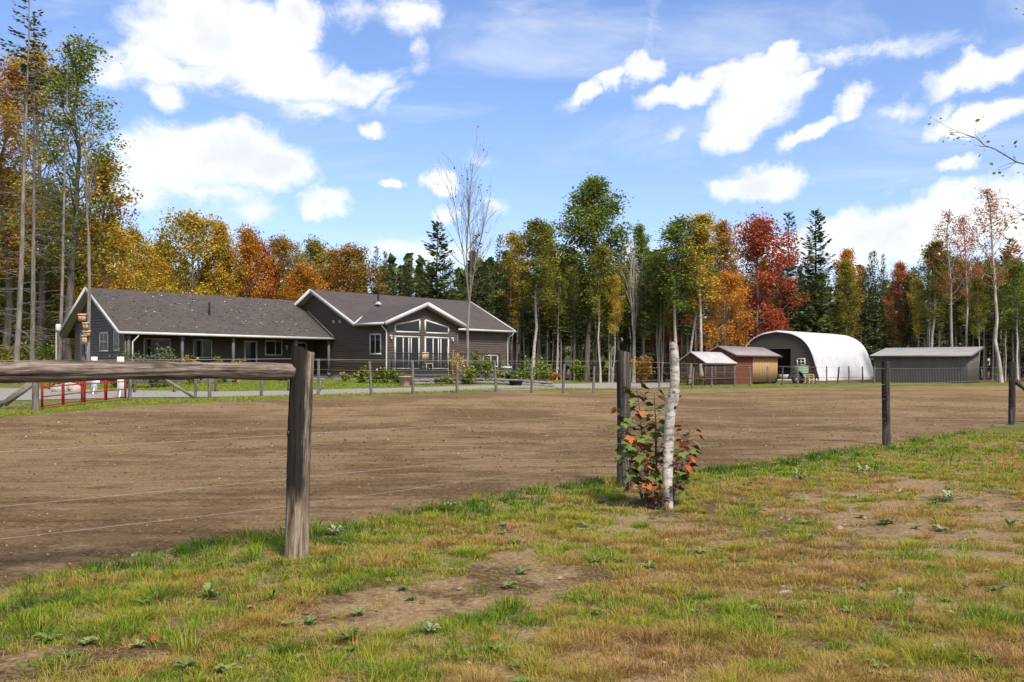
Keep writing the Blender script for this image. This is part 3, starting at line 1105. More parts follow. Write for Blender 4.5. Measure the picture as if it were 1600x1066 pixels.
def tree(key, px, d, top, label, group=None, name='tree', leaf=None, bark=None, wide=1.0, lean=(0, 0), rz=None, cat='tree'):
    """a tree at the bearing px, d metres out, whose top reaches the photo row top"""
    wd, cr, H = PROTO[key]
    _seed[0] += 1
    rnd = random.Random(_seed[0] * 7919)
    p = at(px, d)
    h = EYE + (CY - top) / FPX * d - p.z
    s = h / H
    o = thing(name, p, label, cat, group, rnd.uniform(0, 6.283) if rz is None else rz)
    o.scale = (s * wide, s * wide, s)
    o.rotation_euler = (lean[0], lean[1], o.rotation_euler[2])
    link('trunk', wd, o, mat=M[bark] if bark else None)
    if cr is not None:
        link('crown', cr, o, mat=M[leaf] if leaf else None)
    return o


# --- trees with a look of their own (bearing, distance, photo row of the top)
HERO = [
    # the tall group at the lane end, left of the house
    ('dying0', 24, 50, -25, 'tall dying spruce with grey bare trunk and countless dead twigs, outermost by the lane', 'spruce_tree', None, None, .9),
    ('dying1', 50, 54, 20, 'dying spruce with dead grey twigs, second trunk by the lane', 'spruce_tree', None, None, .85),
    ('dying1', 92, 55, 60, 'slender dying spruce with dead twigs beside the green maple', 'spruce_tree', None, None, .7),
    ('dying0', -30, 48, -60, 'dying spruce with sparse yellowed top at the lane edge', 'spruce_tree', None, None, 1.0),
    ('airy0', 108, 60, 25, 'tall green maple with dark trunk towering left of the house gable', 'maple_tree', 'leaf_green', 'bark_dark', 1.1),
    ('airy1', 18, 66, 60, 'tall maple with orange leaves behind the dying spruces', 'maple_tree', 'leaf_orange', 'bark_dark', 1.1),
    ('airy1', 72, 66, 40, 'tall yellow green maple behind the dying spruces', 'maple_tree', 'leaf_yellow', 'bark_dark', 1.0),
    ('airy0', -60, 62, 60, 'rust leaved maple at the lane end', 'maple_tree', 'leaf_rust', 'bark_dark', 1.2),
    ('bareleft', 138, 47, 178, 'nearly bare slim tree with yellow tufts in front of the house gable', 'young_tree', None, None, .8),
    ('birch0', 172, 62, 222, 'young birch with golden sprays beside the bare slim tree', 'birch_tree', 'leaf_gold', 'bark_grey', 1.1),
    ('maple1', 122, 74, 318, 'orange gold maple behind the house gable', 'maple_tree', 'leaf_orange', None, .9),
    ('maple2', 165, 80, 335, 'yellow maple just left of the long roof', 'maple_tree', 'leaf_gold', None, .8),
    ('maple0', 62, 70, 270, 'dark green maple low behind the dying spruces', 'maple_tree', 'leaf_green', None, 1.0),
    ('maple1', 15, 80, 250, 'dark olive maple at the far lane end', 'maple_tree', 'leaf_olive', None, 1.0),
    # above the long roof
    ('maple2', 213, 88, 350, 'pale yellow green maple above the left end of the long roof', 'maple_tree', 'leaf_yellow', None, .75),
    ('maple0', 246, 92, 372, 'bright gold maple low above the long roof', 'maple_tree', 'leaf_gold', None, .9),
    ('maple1', 292, 84, 321, 'largest yellow maple, standing highest above the long roof', 'maple_tree', 'leaf_yellow', None, .95),
    ('tall0', 345, 84, 334, 'gold and orange maple right of the largest yellow maple', 'maple_tree', 'leaf_gold', None, .9),
    ('maple2', 378, 86, 350, 'orange red maple above the middle of the long roof', 'maple_tree', 'leaf_orange', None, .75),
    ('maple0', 403, 90, 366, 'rusty red maple above the middle of the long roof', 'maple_tree', 'leaf_red', None, .65),
    ('maple1', 443, 92, 362, 'olive and rust maple behind the roof valley', 'maple_tree', 'leaf_rust', None, .8),
    ('maple2', 490, 98, 368, 'green olive maple behind the gable peak', 'maple_tree', 'leaf_olive', None, .85),
    ('maple0', 470, 86, 405, 'bright orange maple low behind the gable peak', 'maple_tree', 'leaf_orange', None, .9),
    ('maple1', 548, 92, 377, 'broad rust and green maple behind the right roof', 'maple_tree', 'leaf_rust', None, 1.05),
    ('maple2', 520, 96, 398, 'orange maple between the gable peak and the vent pipe', 'maple_tree', 'leaf_orange', None, .8),
    ('pine0', 679, 88, 347, 'broad dark green pine behind the right roof', 'pine_tree', None, None, 1.15),
    ('spruce0', 584, 96, 386, 'pointed spruce left of the broad pine', 'spruce_tree', None, None, .9),
    ('spruce1', 600, 98, 392, 'second pointed spruce left of the broad pine', 'spruce_tree', None, None, .9),
    ('spruce0', 640, 94, 412, 'low bushy spruce touching the broad pine', 'spruce_tree', None, None, 1.2),
    ('spruce2', 747, 92, 362, 'slim dark spruce behind the bare tree', 'spruce_tree', None, None, .8),
    ('spruce1', 777, 94, 366, 'slim dark spruce right of the bare tree', 'spruce_tree', None, None, .8),
    ('barehouse', 729, 50.5, 246, 'tall leafless tree with forked grey trunk in the garden bed', 'bare_tree', None, None, .72),
    # edge of the woods right of the house
    ('birch1', 834, 80, 332, 'birch with pale trunk and thin olive crown right of the house', 'birch_tree', 'leaf_olive', None, 1.3),
    ('birch0', 806, 88, 352, 'birch with yellow brown crown right of the house', 'birch_tree', 'leaf_yellow', None, 1.1),
    ('aspen', 916, 86, 256, 'tallest green aspen with full pointed crown rising above the woods', 'aspen_tree', None, None, 1.18),
    ('tall1', 868, 90, 335, 'slim olive tree at the left foot of the tallest aspen', 'aspen_tree', 'leaf_olive', None, .7),
    ('birch2', 938, 79, 372, 'thin white birch in front of the tallest aspen', 'birch_tree', 'leaf_olive', None, .9),
    ('spruce2', 966, 88, 358, 'dark spruce right of the tallest aspen', 'spruce_tree', None, None, 1.0),
    ('tall0', 1004, 92, 336, 'green poplar standing between the dark spruce and the birches', 'poplar_tree', 'leaf_green', None, .6),
    ('bareforest', 990, 78, 385, 'nearly leafless forked maple with pinkish remnants of leaf', 'maple_tree', None, None, .9),
    ('birch0', 1058, 76, 328, 'white birch with light green crown, first of the clump behind the birch stump', 'birch_tree', 'leaf_green', None, 1.3),
    ('birch1', 1078, 77, 345, 'white birch with olive crown, middle of the clump behind the wire run', 'birch_tree', 'leaf_olive', None, 1.1),
    ('birch2', 1098, 76, 320, 'leaning white birch with yellow green crown, last of the clump', 'birch_tree', 'leaf_yellow', None, 1.2),
    ('maple2', 1040, 86, 440, 'small dark red maple among the trunks left of the birch clump', 'maple_tree', 'leaf_red', None, .8),
    ('tall1', 1132, 96, 332, 'rust brown tall maple left of the red maple', 'maple_tree', 'leaf_rust', None, .85),
    ('maple0', 1187, 107, 328, 'large bright red maple behind the white steel hut', 'maple_tree', 'leaf_red', None, .95),
    ('maple1', 1128, 78, 418, 'orange red young maple spreading over the red shed', 'maple_tree', 'leaf_orange', None, .9),
    ('spruce1', 1227, 112, 331, 'pointed dark spruce right of the red maple', 'spruce_tree', None, None, 1.1),
    ('pine1', 1274, 112, 330, 'tall layered pine above the white steel hut', 'pine_tree', None, None, .95),
    ('tall1', 1334, 118, 376, 'orange and gold maple above the hut end', 'maple_tree', 'leaf_orange', None, .85),
    ('tall0', 1318, 112, 395, 'olive tree between the layered pine and the orange maple', 'maple_tree', 'leaf_olive', None, .8),
    ('spruce0', 1357, 112, 394, 'slim spruce, first of three in a row behind the hut end', 'spruce_tree', None, None, .65),
    ('spruce1', 1371, 112, 392, 'slim spruce, middle of three behind the hut end', 'spruce_tree', None, None, .65),
    ('spruce0', 1384, 112, 397, 'slim spruce, last of three behind the hut end', 'spruce_tree', None, None, .65),
    ('tall0', 1410, 104, 398, 'rusty red maple behind the grey shed', 'maple_tree', 'leaf_russet', None, .8),
    ('pine0', 1425, 100, 432, 'low green hemlock behind the grey shed', 'hemlock_tree', 'needle_yellow', None, 1.0),
    ('birch1', 1456, 88, 364, 'forked white birch behind the grey shed', 'birch_tree', 'leaf_olive', None, 1.15),
    ('thin0', 1487, 86, 315, 'tall sparse red maple with pale trunk behind the grey shed', 'maple_tree', 'leaf_russet', None, 1.0),
    ('thin1', 1508, 88, 322, 'tall thin maple with rust leaves beside the sparse red one', 'maple_tree', 'leaf_red', None, .9),
    ('thin0', 1564, 80, 272, 'tallest sparse maple with thick pale trunk right of the grey shed', 'maple_tree', 'leaf_russet', None, 1.05),
    ('birch2', 1528, 82, 425, 'leaning thin birch at the grey shed corner', 'birch_tree', 'leaf_olive', None, .8),
    ('birch0', 1590, 84, 395, 'slim birch right of the tallest sparse maple', 'birch_tree', 'leaf_green', None, 1.1),
    ('pine1', 1530, 104, 410, 'dark pine behind the sparse maples', 'pine_tree', None, None, 1.1),
    ('pine0', 1590, 100, 372, 'green pine at the right end of the woods', 'pine_tree', None, None, 1.0),
    ('spruce1', 1440, 104, 418, 'dark spruce behind the forked white birch', 'spruce_tree', None, None, 1.1),
]
for i, (key, px, d, top, label, name, leaf, bark, wide) in enumerate(HERO):
    tree(key, px, d, top, label, None, name, leaf, bark, wide, lean=(R(((i * 37) % 7 - 3) * .5), R(((i * 53) % 7 - 3) * .5)))

# --- the rest of the wood, tree by tree
rnd = random.Random(5)


def edge_d(px):
    return float(np.interp(px, [-200, 60, 200, 700, 800, 1050, 1130, 1165, 1390, 1440, 1640, 1800], [70, 74, 92, 92, 82, 79, 86, 114, 116, 93, 88, 88]))


ANCH = [(26, 'the dying spruces'), (110, 'the tall green maple'), (215, 'the pale yellow green maple'), (292, 'the largest yellow maple'), (345, 'the gold and orange maple'),
        (403, 'the rusty red maple'), (470, 'the bright orange maple'), (548, 'the broad rust maple'), (600, 'the pointed spruces'), (679, 'the broad pine'), (747, 'the bare garden tree'),
        (834, 'the pale trunked birch'), (890, 'the tallest aspen'), (938, 'the thin white birch'), (990, 'the forked leafless maple'), (1058, 'the white birch clump'), (1135, 'the rust brown maple'),
        (1185, 'the large red maple'), (1240, 'the pointed dark spruce'), (1274, 'the tall layered pine'), (1332, 'the orange maple at the hut'), (1371, 'the three slim spruces'),
        (1425, 'the low hemlock'), (1456, 'the forked white birch'), (1490, 'the sparse red maple'), (1564, 'the tallest sparse maple'), (1660, 'the last pine at the wood end')]
ROWS = ['first row', 'second row', 'third row', 'fourth row']


def anchor(px):
    return min(ANCH, key=lambda a: abs(a[0] - px))[1]


def zone(px):
    return ('behind the dying spruces' if px < 190 else 'behind the house' if px < 790 else 'between the house and the wire run' if px < 1050
            else 'behind the red shed and steel hut' if px < 1390 else 'behind the grey shed')


k = 0
for row in range(4):
    px = -120 + row * 5
    while px < 1720:
        d = edge_d(px) + row * 6.5 + rnd.uniform(-2.5, 2.5)
        base = float(np.interp(px, [-120, 200, 300, 560, 740, 800, 1000, 1200, 1400, 1600, 1720], [340, 400, 410, 412, 400, 385, 385, 398, 415, 400, 380]))
        topy = base + rnd.uniform(-8, 30) + (4 - row) * 3
        if (205 < px < 560 and row < 2) or (px <= 205 and row < 3 and rnd.random() < .75):
            key = rnd.choice(['maple0', 'maple1', 'maple2'])
            leaf = rnd.choice(['leaf_olive', 'leaf_rust', 'leaf_yellow', 'leaf_orange', 'leaf_green'])
            topy += 18
            colr = {'leaf_olive': 'olive', 'leaf_rust': 'rust brown', 'leaf_yellow': 'yellow', 'leaf_orange': 'orange', 'leaf_green': 'green'}[leaf]
            tree(key, px, d, topy, '%s leaved maple, %s near %s' % (colr, ROWS[row], anchor(px)), 'broadleaf trees ' + zone(px), 'maple_tree', leaf, None, .85)
            px += rnd.uniform(30, 46)
        else:
            if row == 0 or (row == 1 and rnd.random() < .6):
                key = rnd.choice(['pole0', 'pole1', 'pole2'])
                lab, nm, wd_ = 'slim bare-trunked spruce, %s near %s' % (ROWS[row], anchor(px)), 'spruce_tree', rnd.uniform(.8, 1.15)
            else:
                key = rnd.choice(['spruce0', 'spruce1', 'spruce2', 'pole0'])
                lab, nm, wd_ = 'dark full spruce, %s near %s' % (ROWS[row], anchor(px)), 'spruce_tree', rnd.uniform(.9, 1.3)
            tree(key, px, d, topy, lab, 'spruces ' + zone(px), nm, None, rnd.choice(['bark_grey', 'bark_dark', 'bark_grey']), wd_,
                 lean=(R(rnd.uniform(-1.5, 1.5)), R(rnd.uniform(-1.5, 1.5))))
            px += rnd.uniform(17, 34) if row < 2 else rnd.uniform(24, 42)
        k += 1
# leaning and straight bare poles at the wood's edge
for i in range(62):
    px = rnd.choice([rnd.uniform(770, 1060), rnd.uniform(1060, 1200), rnd.uniform(1390, 1620), rnd.uniform(800, 1060)])
    d = edge_d(px) + rnd.uniform(-2, 7)
    key = rnd.choice(['birch0', 'birch2', 'sick', 'sick'])
    if key == 'sick':
        tree(key, px, d, rnd.uniform(395, 450), 'thin yellowing fir pole with bare trunk near ' + anchor(px), 'fir poles ' + zone(px), 'fir_tree', None,
             rnd.choice(['bark_pale', 'bark_grey']), .7, lean=(R(rnd.uniform(-2, 2)), R(rnd.uniform(-2, 2))))
    else:
        tree(key, px, d, rnd.uniform(385, 440), 'thin birch with small olive crown near ' + anchor(px), 'thin birches ' + zone(px), 'birch_tree',
             rnd.choice(['leaf_olive', 'leaf_yellow', 'leaf_green']), 'bark_pale', .7, lean=(R(rnd.uniform(-2, 2)), R(rnd.uniform(-2, 2))))

# look-alikes by the same landmark: told apart by how far they stand from it
same = {}
for o in COL.objects:
    if o.parent is None and ' near the ' in o.get('label', ''):
        same.setdefault(o['label'], []).append(o)
for lab, obs in same.items():
    if len(obs) > 1:
        an = min(ANCH, key=lambda a: 0 if lab.endswith(a[1]) else 1)
        obs.sort(key=lambda o: abs(CX + FPX * o.location.x / o.location.y - an[0]))
        for i, o in enumerate(obs):
            o['label'] = lab + ', ' + ('closest to it', 'second from it', 'third from it', 'fourth from it', 'fifth from it', 'sixth from it', 'farther from it')[min(i, 6)]

# the wood goes on behind: one mass nobody could count
g = Geo()
rng = np.random.RandomState(3)
n = 520
for i in range(n):
    px = rng.uniform(-700, 2400)
    d = edge_d(min(max(px, -200), 1800)) + rng.uniform(28, 75)
    x = (px - CX) / FPX * d
    z = tz(x, d)
    h = rng.uniform(.85, 1.1) * (EYE + 172 / FPX * min(d, 130) - z)
    m = 90
    zz = rng.rand(m) ** .8
    r = (1 - zz) * 2.3 + .2
    a = rng.rand(m) * 6.283
    C = np.stack([x + np.cos(a) * r * .6, d + np.sin(a) * r * .6, z + .02 * h + zz * h * .97], 1)
    leaf_quads(g, C, 1.5, rng, rng.rand(m), up=0.0)
    g.tube([(x, d, z - .2), (x, d, z + h)], [.16, .02], 4, cap=False, a=.05)
tag(g.obj('distant_woods', M['needle_spruce'], attr=True), 'dark wood reaching back behind the first trees', 'woods', kind='stuff')


# undergrowth along the wood edge
def bush(px, d, r, h, n, ls, leaf, label, name='bush', group=None, cat='bush', up=.3, seed=None, base=None):
    _seed[0] += 1
    rng = np.random.RandomState(_seed[0] if seed is None else seed)
    p = at(px, d) if base is None else Vector(base)
    o = thing(name, p, label, cat, group)
    st, fo = Geo(), Geo()
    C, A = [], []
    ns = max(5, int(r * 12))
    for i in range(ns):
        a = rng.rand() * 6.283
        rr = r * rng.uniform(.2, .95)
        hh = h * rng.uniform(.5, 1.0) * (1 - .35 * (rr / r) ** 2)
        e = np.array([math.cos(a) * rr, math.sin(a) * rr, hh])
        mid = e * np.array([.35, .35, .55])
        st.tube([(e[0] * .08, e[1] * .08, -.03), mid, e], [.012, .009, .004], 3, cap=False)
        m = n // ns
        s = rng.rand(m) ** .6
        q = np.where(s[:, None] < .5, mid * (s[:, None] * 2), mid + (e - mid) * (s[:, None] * 2 - 1))
        C.append(q + rng.normal(0, .10 * (r + h) * .5 + .02, (m, 3)) * np.array([1, 1, .7]))
        A.append(np.clip(.4 * rng.rand() + .6 * rng.rand(m), 0, 1))
    C = np.concatenate(C)
    C[:, 2] = np.abs(C[:, 2]) + .02
    leaf_quads(fo, C, ls, rng, np.concatenate(A), up=up)
    st.obj('stems', M['bark_dark'], o)
    fo.obj('foliage', M[leaf], o, attr=True)
    return o


for i, (px, dd, r, h, leaf, lab) in enumerate([
    (905, 78, .8, 2.0, 'leaf_lime', 'lime green sapling bush at the wood edge beside the driveway'),
    (863, 76, .6, .7, 'leaf_orange', 'low orange bush where the driveway meets the wood'),
    (1003, 76, 1.0, 2.6, 'leaf_rust', 'olive brown bush behind the thick dark fence post'),
    (948, 80, .7, 1.2, 'leaf_olive', 'small olive bush among the trunks by the driveway'),
    (1035, 80, .9, 1.6, 'leaf_dry', 'brown bush among the trunks by the driveway'),
    (985, 82, .8, 1.0, 'leaf_green', 'small green bush among the trunks by the driveway'),
    (150, 66, 1.6, 3.2, 'leaf_green', 'dark green thicket beside the rear of the gable'),
    (60, 62, 1.8, 3.0, 'leaf_lime', 'yellow green thicket under the dying spruces'),
    (15, 60, 1.6, 2.4, 'leaf_olive', 'olive thicket at the lane end'),
    (100, 68, 1.8, 4.0, 'leaf_rust', 'rust coloured thicket behind the lamp pole'),
]):
    bush(px, dd, r, h, 1400, .15, leaf, lab)

# ================================================================== buildings
AX = math.atan2(.7226, .691)                 # the buildings' common long axis


def clip_z(poly, z, keep_above):
    out = []
    for i in range(len(poly)):
        a, b = poly[i], poly[(i + 1) % len(poly)]
        ia = (a[1] >= z) == keep_above or a[1] == z
        ib = (b[1] >= z) == keep_above or b[1] == z
        if ia:
            out.append(a)
        if ia != ib:
            t = (z - a[1]) / (b[1] - a[1])
            out.append((a[0] + (b[0] - a[0]) * t, z))
    return out


class Plane:
    """a wall plane: o + u*U + n*N (N points outward)"""
    def __init__(self, o, U, N):
        self.o, self.U, self.N = np.array(o, float), np.array(U, float), np.array(N, float)

    def p(self, u, n, z):
        return self.o + self.U * u + self.N * n + np.array([0, 0, z])

    def box(self, g, u0, u1, n0, n1, z0, z1):
        P = self.p
        g.hexa([P(u0, n0, z0), P(u1, n0, z0), P(u1, n1, z0), P(u0, n1, z0), P(u0, n0, z1), P(u1, n0, z1), P(u1, n1, z1), P(u0, n1, z1)])


def lap_siding(g, pl, poly, expo=.16, proud=.04):
    """overlapping boards over a convex wall outline"""
    zs = [q[1] for q in poly]
    z = min(zs)
    while z < max(zs) - 1e-4:
        c = clip_z(clip_z(poly, z, True), min(z + expo, max(zs)), False)
        if len(c) >= 3:
            g.face([pl.p(u, proud * (1 - (q - z) / expo) + .002, q) for u, q in c])
            lo = [u for u, q in c if abs(q - z) < 1e-6]
            if len(lo) >= 2:
                a, b = min(lo), max(lo)
                g.face([pl.p(a, 0, z), pl.p(b, 0, z), pl.p(b, proud + .002, z), pl.p(a, proud + .002, z)])
        z += expo


def rib_wall(g, pl, u0, u1, z0, z1, pitch=.22, rib=.05, proud=.022, ztop=None):
    g.face([pl.p(u0, 0, z0), pl.p(u1, 0, z0), pl.p(u1, 0, z1 if ztop is None else ztop(u1)), pl.p(u0, 0, z1 if ztop is None else ztop(u0))])
    u = u0 + .02
    while u < u1 - rib:
        top = z1 if ztop is None else min(ztop(u), ztop(u + rib)) - .01
        pl.box(g, u, u + rib, .002, proud, z0 + .01, top)
        u += pitch


def window(par, pl, u0, u1, z0, z1, fw=.09, mull=(), bars=(), proud=.066, name='window', poly=None, label=None, glass='glass'):
    """white frame standing proud of the wall, glass set inside it"""
    g = Geo()
    if poly is None:
        pl.box(g, u0, u1, .001, proud, z0, z0 + fw)
        pl.box(g, u0, u1, .001, proud, z1 - fw, z1)
        pl.box(g, u0, u0 + fw, .001, proud - .002, z0 + fw, z1 - fw)
        pl.box(g, u1 - fw, u1, .001, proud - .002, z0 + fw, z1 - fw)
        for m in mull:
            pl.box(g, m - fw * .35, m + fw * .35, .001, proud - .008, z0 + fw, z1 - fw)
        for b in bars:
            pl.box(g, u0 + fw, u1 - fw, .001, proud - .012, b - fw * .3, b + fw * .3)
        gp = [(u0 + fw * .5, z0 + fw * .5), (u1 - fw * .5, z0 + fw * .5), (u1 - fw * .5, z1 - fw * .5), (u0 + fw * .5, z1 - fw * .5)]
    else:
        k = len(poly)
        for i in range(k):
            a, b = poly[i], poly[(i + 1) % k]
            pa, pb = pl.p(a[0], proud * .5, a[1]), pl.p(b[0], proud * .5, b[1])
            g.bar(pa, pb, proud * (1 + .04 * i), fw * (1 + .02 * i), up=tuple(np.cross(pl.N, (pb - pa) / np.linalg.norm(pb - pa))))
        gp = poly
    fr = g.obj(name, M['trim'], par)
    if label:
        fr['label'] = label
    g = Geo()
    g.face([pl.p(u, .048, z) for u, z in gp])
    g.obj('pane', M[glass], fr)
    return fr


HO = Vector((-20.95, 49.4, .85))
house = thing('house', HO, 'long single storey dark brown house with white trim and charcoal shingle roofs', 'house', rz=AX)
GP = .45                                      # gable overhang
left_pl = Plane((GP, 0, 0), (0, 1, 0), (-1, 0, 0))
mid_pl = Plane((13.85, 0, 0), (0, 1, 0), (-1, 0, 0))
porch_pl = Plane((0, 2.3, 0), (1, 0, 0), (0, -1, 0))
fg_pl = Plane((0, -5.35, 0), (1, 0, 0), (0, -1, 0))
rf_pl = Plane((0, -2.35, 0), (1, 0, 0), (0, -1, 0))
re_pl = Plane((27.25, 0, 0), (0, 1, 0), (1, 0, 0))
wr_pl = Plane((19.62, 0, 0), (0, 1, 0), (1, 0, 0))


def roofz_left(y):
    return 2.65 + (y * 2.59 / 4.3 if y < 4.3 else (8.4 - y) * 2.59 / 4.1)


def roofz_main(y):
    return 3.43 + ((y + 2.78) * .5 if y < 2.02 else (6.82 - y) * .5)


T = .16
# walls, each one mesh of lapped boards on a solid core
core = Geo()
core.face([(GP + .01, .25, 0), (GP + .01, 6.9, 0), (GP + .01, 6.9, roofz_left(6.9) - T), (GP + .01, 4.3, 5.24 - T), (GP + .01, .25, roofz_left(.25) - T)])
core.obj('wall_core', M['siding'], house)
g = Geo()
lap_siding(g, left_pl, [(.2, .12), (6.95, .12), (6.95, roofz_left(6.95) - T), (4.3, 5.24 - T), (.2, roofz_left(.2) - T)])
g.obj('gable_wall', M['siding'], house)
g = Geo()
lap_siding(g, porch_pl, [(GP, .2), (13.85, .2), (13.85, 3.9), (GP, 3.9)])
g.obj('porch_wall', M['siding'], house)
g = Geo()
lap_siding(g, mid_pl, [(-5.35, .34), (6.4, .34), (6.4, roofz_main(6.4) - T), (2.02, 5.83 - T), (-2.6, roofz_main(-2.6) - T), (-5.35, roofz_main(-2.6) - T - .02)])
g.obj('side_wall', M['siding'], house)
g = Geo()
lap_siding(g, fg_pl, [(13.85, .34), (19.62, .34), (19.62, 3.43 + .44 * .39 - T), (16.73, 4.73 - T), (13.85, 3.43 + .45 * .39 - T)])
g.obj('front_gable_wall', M['siding'], house)
g = Geo()
lap_siding(g, rf_pl, [(19.62, .34), (27.25, .34), (27.25, 3.43), (19.62, 3.43)])
g.obj('right_wall', M['siding'], house)
g = Geo()
lap_siding(g, re_pl, [(-2.35, .34), (6.4, .34), (6.4, roofz_main(6.4) - T), (2.02, 5.83 - T), (-2.35, roofz_main(-2.35) - T)])
lap_siding(g, wr_pl, [(-5.35, .34), (-2.35, .34), (-2.35, 3.43), (-5.35, 3.43)])
g.face([(GP, 6.9, 0), (13.85, 6.9, 0), (13.85, 6.9, 3.4), (GP, 6.9, 3.4)])
g.face([(13.85, 6.4, 0), (27.25, 6.4, 0), (27.25, 6.4, 3.6), (13.85, 6.4, 3.6)])
g.obj('end_wall', M['siding'], house)
g = Geo()                                      # foundation
g.box(13.89, 27.2, -2.31, 6.3, -.6, .36)
g.box(13.895, 19.58, -5.31, -2.3, -.6, .355)
g.box(.5, 13.87, .3, 6.8, -.6, .14)
g.obj('foundation', M['concrete'], house)
g = Geo()                                      # corner boards
for (x, y, z1) in ((13.85, -5.35, 3.4), (19.62, -5.35, 3.4), (27.25, -2.35, 3.4), (GP, .2, 2.6)):
    g.box(x - .05, x + .05, y - .05, y + .05, .30, z1)
g.obj('corner_board', M['siding'], house)

# roofs
SH = M['shingle']
g = Geo()
g.slab([(0, 0, 2.65), (13.9, 0, 2.65), (13.9, 4.3, 5.24), (0, 4.3, 5.24)], T)
g.slab([(0, 4.3, 5.24), (13.9, 4.3, 5.24), (13.9, 8.4, 2.65), (0, 8.4, 2.65)], T)
roofL = g.obj('roof', SH, house)
g = Geo()
g.slab([(13.4, -2.78, 3.43), (27.7, -2.78, 3.43), (27.7, 2.02, 5.83), (13.4, 2.02, 5.83)], T)
g.slab([(13.4, 2.02, 5.83), (27.7, 2.02, 5.83), (27.7, 6.82, 3.43), (13.4, 6.82, 3.43)], T)
roofM = g.obj('roof', SH, house)
g = Geo()
g.slab([(13.4, -5.78, 3.433), (16.73, -5.78, 4.733), (16.73, -.16, 4.733), (13.4, -2.77, 3.433)], T)
g.slab([(16.73, -5.78, 4.733), (20.06, -5.78, 3.433), (20.06, -2.77, 3.433), (16.73, -.16, 4.733)], T)
roofF = g.obj('roof', SH, house)


def trimbars(name, segs, wx, wz, mat='trim', up=(0, 0, 1), par=house):
    for p, q in segs:
        g = Geo()
        g.bar(p, q, wx, wz, up)
        g.obj(name, M[mat], par)


e = .03
trimbars('rake_board', [((-e, -.02, 2.58), (-e, 4.3, 5.17)), ((-e, 4.3, 5.17), (-e, 8.42, 2.58))], .05, .20, up=(0, -.5, .86))
trimbars('rake_board', [((13.4 - e, -2.78, 3.36), (13.4 - e, 2.02, 5.76)), ((13.4 - e, 2.02, 5.76), (13.4 - e, 6.82, 3.36))], .05, .22, up=(0, -.45, .9))
trimbars('rake_board', [((13.38, -5.78 - e, 3.35), (16.73, -5.78 - e, 4.665)), ((16.73, -5.78 - e, 4.665), (20.08, -5.78 - e, 3.35))], .05, .23)
trimbars('rake_board', [((27.7 + e, -2.78, 3.36), (27.7 + e, 2.02, 5.76)), ((27.7 + e, 2.02, 5.76), (27.7 + e, 6.82, 3.36))], .05, .22)
trimbars('gutter', [((-.03, -.07, 2.57), (13.85, -.07, 2.57)), ((13.33, -5.7, 3.36), (13.33, -2.86, 3.36)), ((20.1, -2.85, 3.36), (27.75, -2.85, 3.36)),
                    ((20.13, -5.7, 3.36), (20.13, -2.9, 3.36))], .12, .14)
trimbars('wall_flashing', [((13.80, .0, 2.72), (13.80, 2.9, 4.47))], .03, .07)
trimbars('valley_flashing', [((13.42, -2.75, 3.47), (14.75, -1.72, 3.98))], .12, .02)
def soffit(p):
    g = Geo()
    g.face(p)
    g.obj('soffit', M['soffit'], house)


# soffits
soffit([(.02, .05, 2.47), (GP, .05, 2.47), (GP, 4.3, 5.06), (.02, 4.3, 5.06)])
soffit([(.02, 4.3, 5.06), (GP, 4.3, 5.06), (GP, 8.35, 2.47), (.02, 8.35, 2.47)])
soffit([(13.45, -2.7, 3.26), (13.84, -2.7, 3.26), (13.84, 2.02, 5.65), (13.45, 2.02, 5.65)])
soffit([(13.45, 2.02, 5.65), (13.84, 2.02, 5.65), (13.84, 6.7, 3.27), (13.45, 6.7, 3.27)])
soffit([(13.45, -5.75, 3.27), (13.45, -5.36, 3.27), (16.73, -5.36, 4.55), (16.73, -5.75, 4.55)])
soffit([(16.73, -5.75, 4.55), (16.73, -5.36, 4.55), (20.0, -5.36, 3.27), (20.0, -5.75, 3.27)])
soffit([(20.1, -2.76, 3.255), (27.6, -2.76, 3.255), (27.6, -2.36, 3.255), (20.1, -2.36, 3.255)])
soffit([(13.42, -5.7, 3.262), (13.84, -5.7, 3.262), (13.84, -2.8, 3.262), (13.42, -2.8, 3.262)])
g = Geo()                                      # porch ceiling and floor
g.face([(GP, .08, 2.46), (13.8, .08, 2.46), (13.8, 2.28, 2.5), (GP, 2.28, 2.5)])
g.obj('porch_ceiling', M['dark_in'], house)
g = Geo()
g.box(GP + .03, 13.84, .12, 2.29, -.3, .18)
g.obj('porch_floor', M['deckgrey'], house)
for x in (.62, 3.67, 6.83, 11.1, 13.55):
    g = Geo()
    g.box(x - .07, x + .07, .12, .26, .18, 2.46)
    g.box(x - .10, x + .10, .09, .29, .181, .40)
    g.box(x - .10, x + .10, .09, .29, 2.26, 2.455)
    g.obj('porch_post', M['deckgrey'], house)
# windows and doors
window(house, left_pl, 2.25, 3.4, 1.58, 2.68, .10, mull=(2.82,), bars=(2.15,))
window(house, left_pl, .85, 1.55, 1.6, 2.72, .10, mull=(1.2,))
window(house, left_pl, 5.3, 5.85, 1.5, 2.85, .10)
window(house, mid_pl, -4.85, -3.73, 1.50, 2.80, .10, mull=(-4.29,))
window(house, porch_pl, 10.2, 11.45, 1.5, 2.45, .07, mull=(10.95,), glass='glass')
window(house, porch_pl, 2.4, 4.0, 1.3, 2.4, .06, mull=(3.2,))
window(house, porch_pl, 5.4, 6.6, 1.3, 2.4, .06, mull=(6.0,))
window(house, rf_pl, 24.89, 26.35, .55, 1.67, .10, mull=(25.62,))
for (a, b) in ((14.4, 16.38), (16.8, 18.84)):
    m1, m2 = a + (b - a) * .34, a + (b - a) * .66
    window(house, fg_pl, a, b, .60, 2.66, .10, mull=(m1, (m1 + m2) / 2 + .12, m2), proud=.07, name='sliding_door')
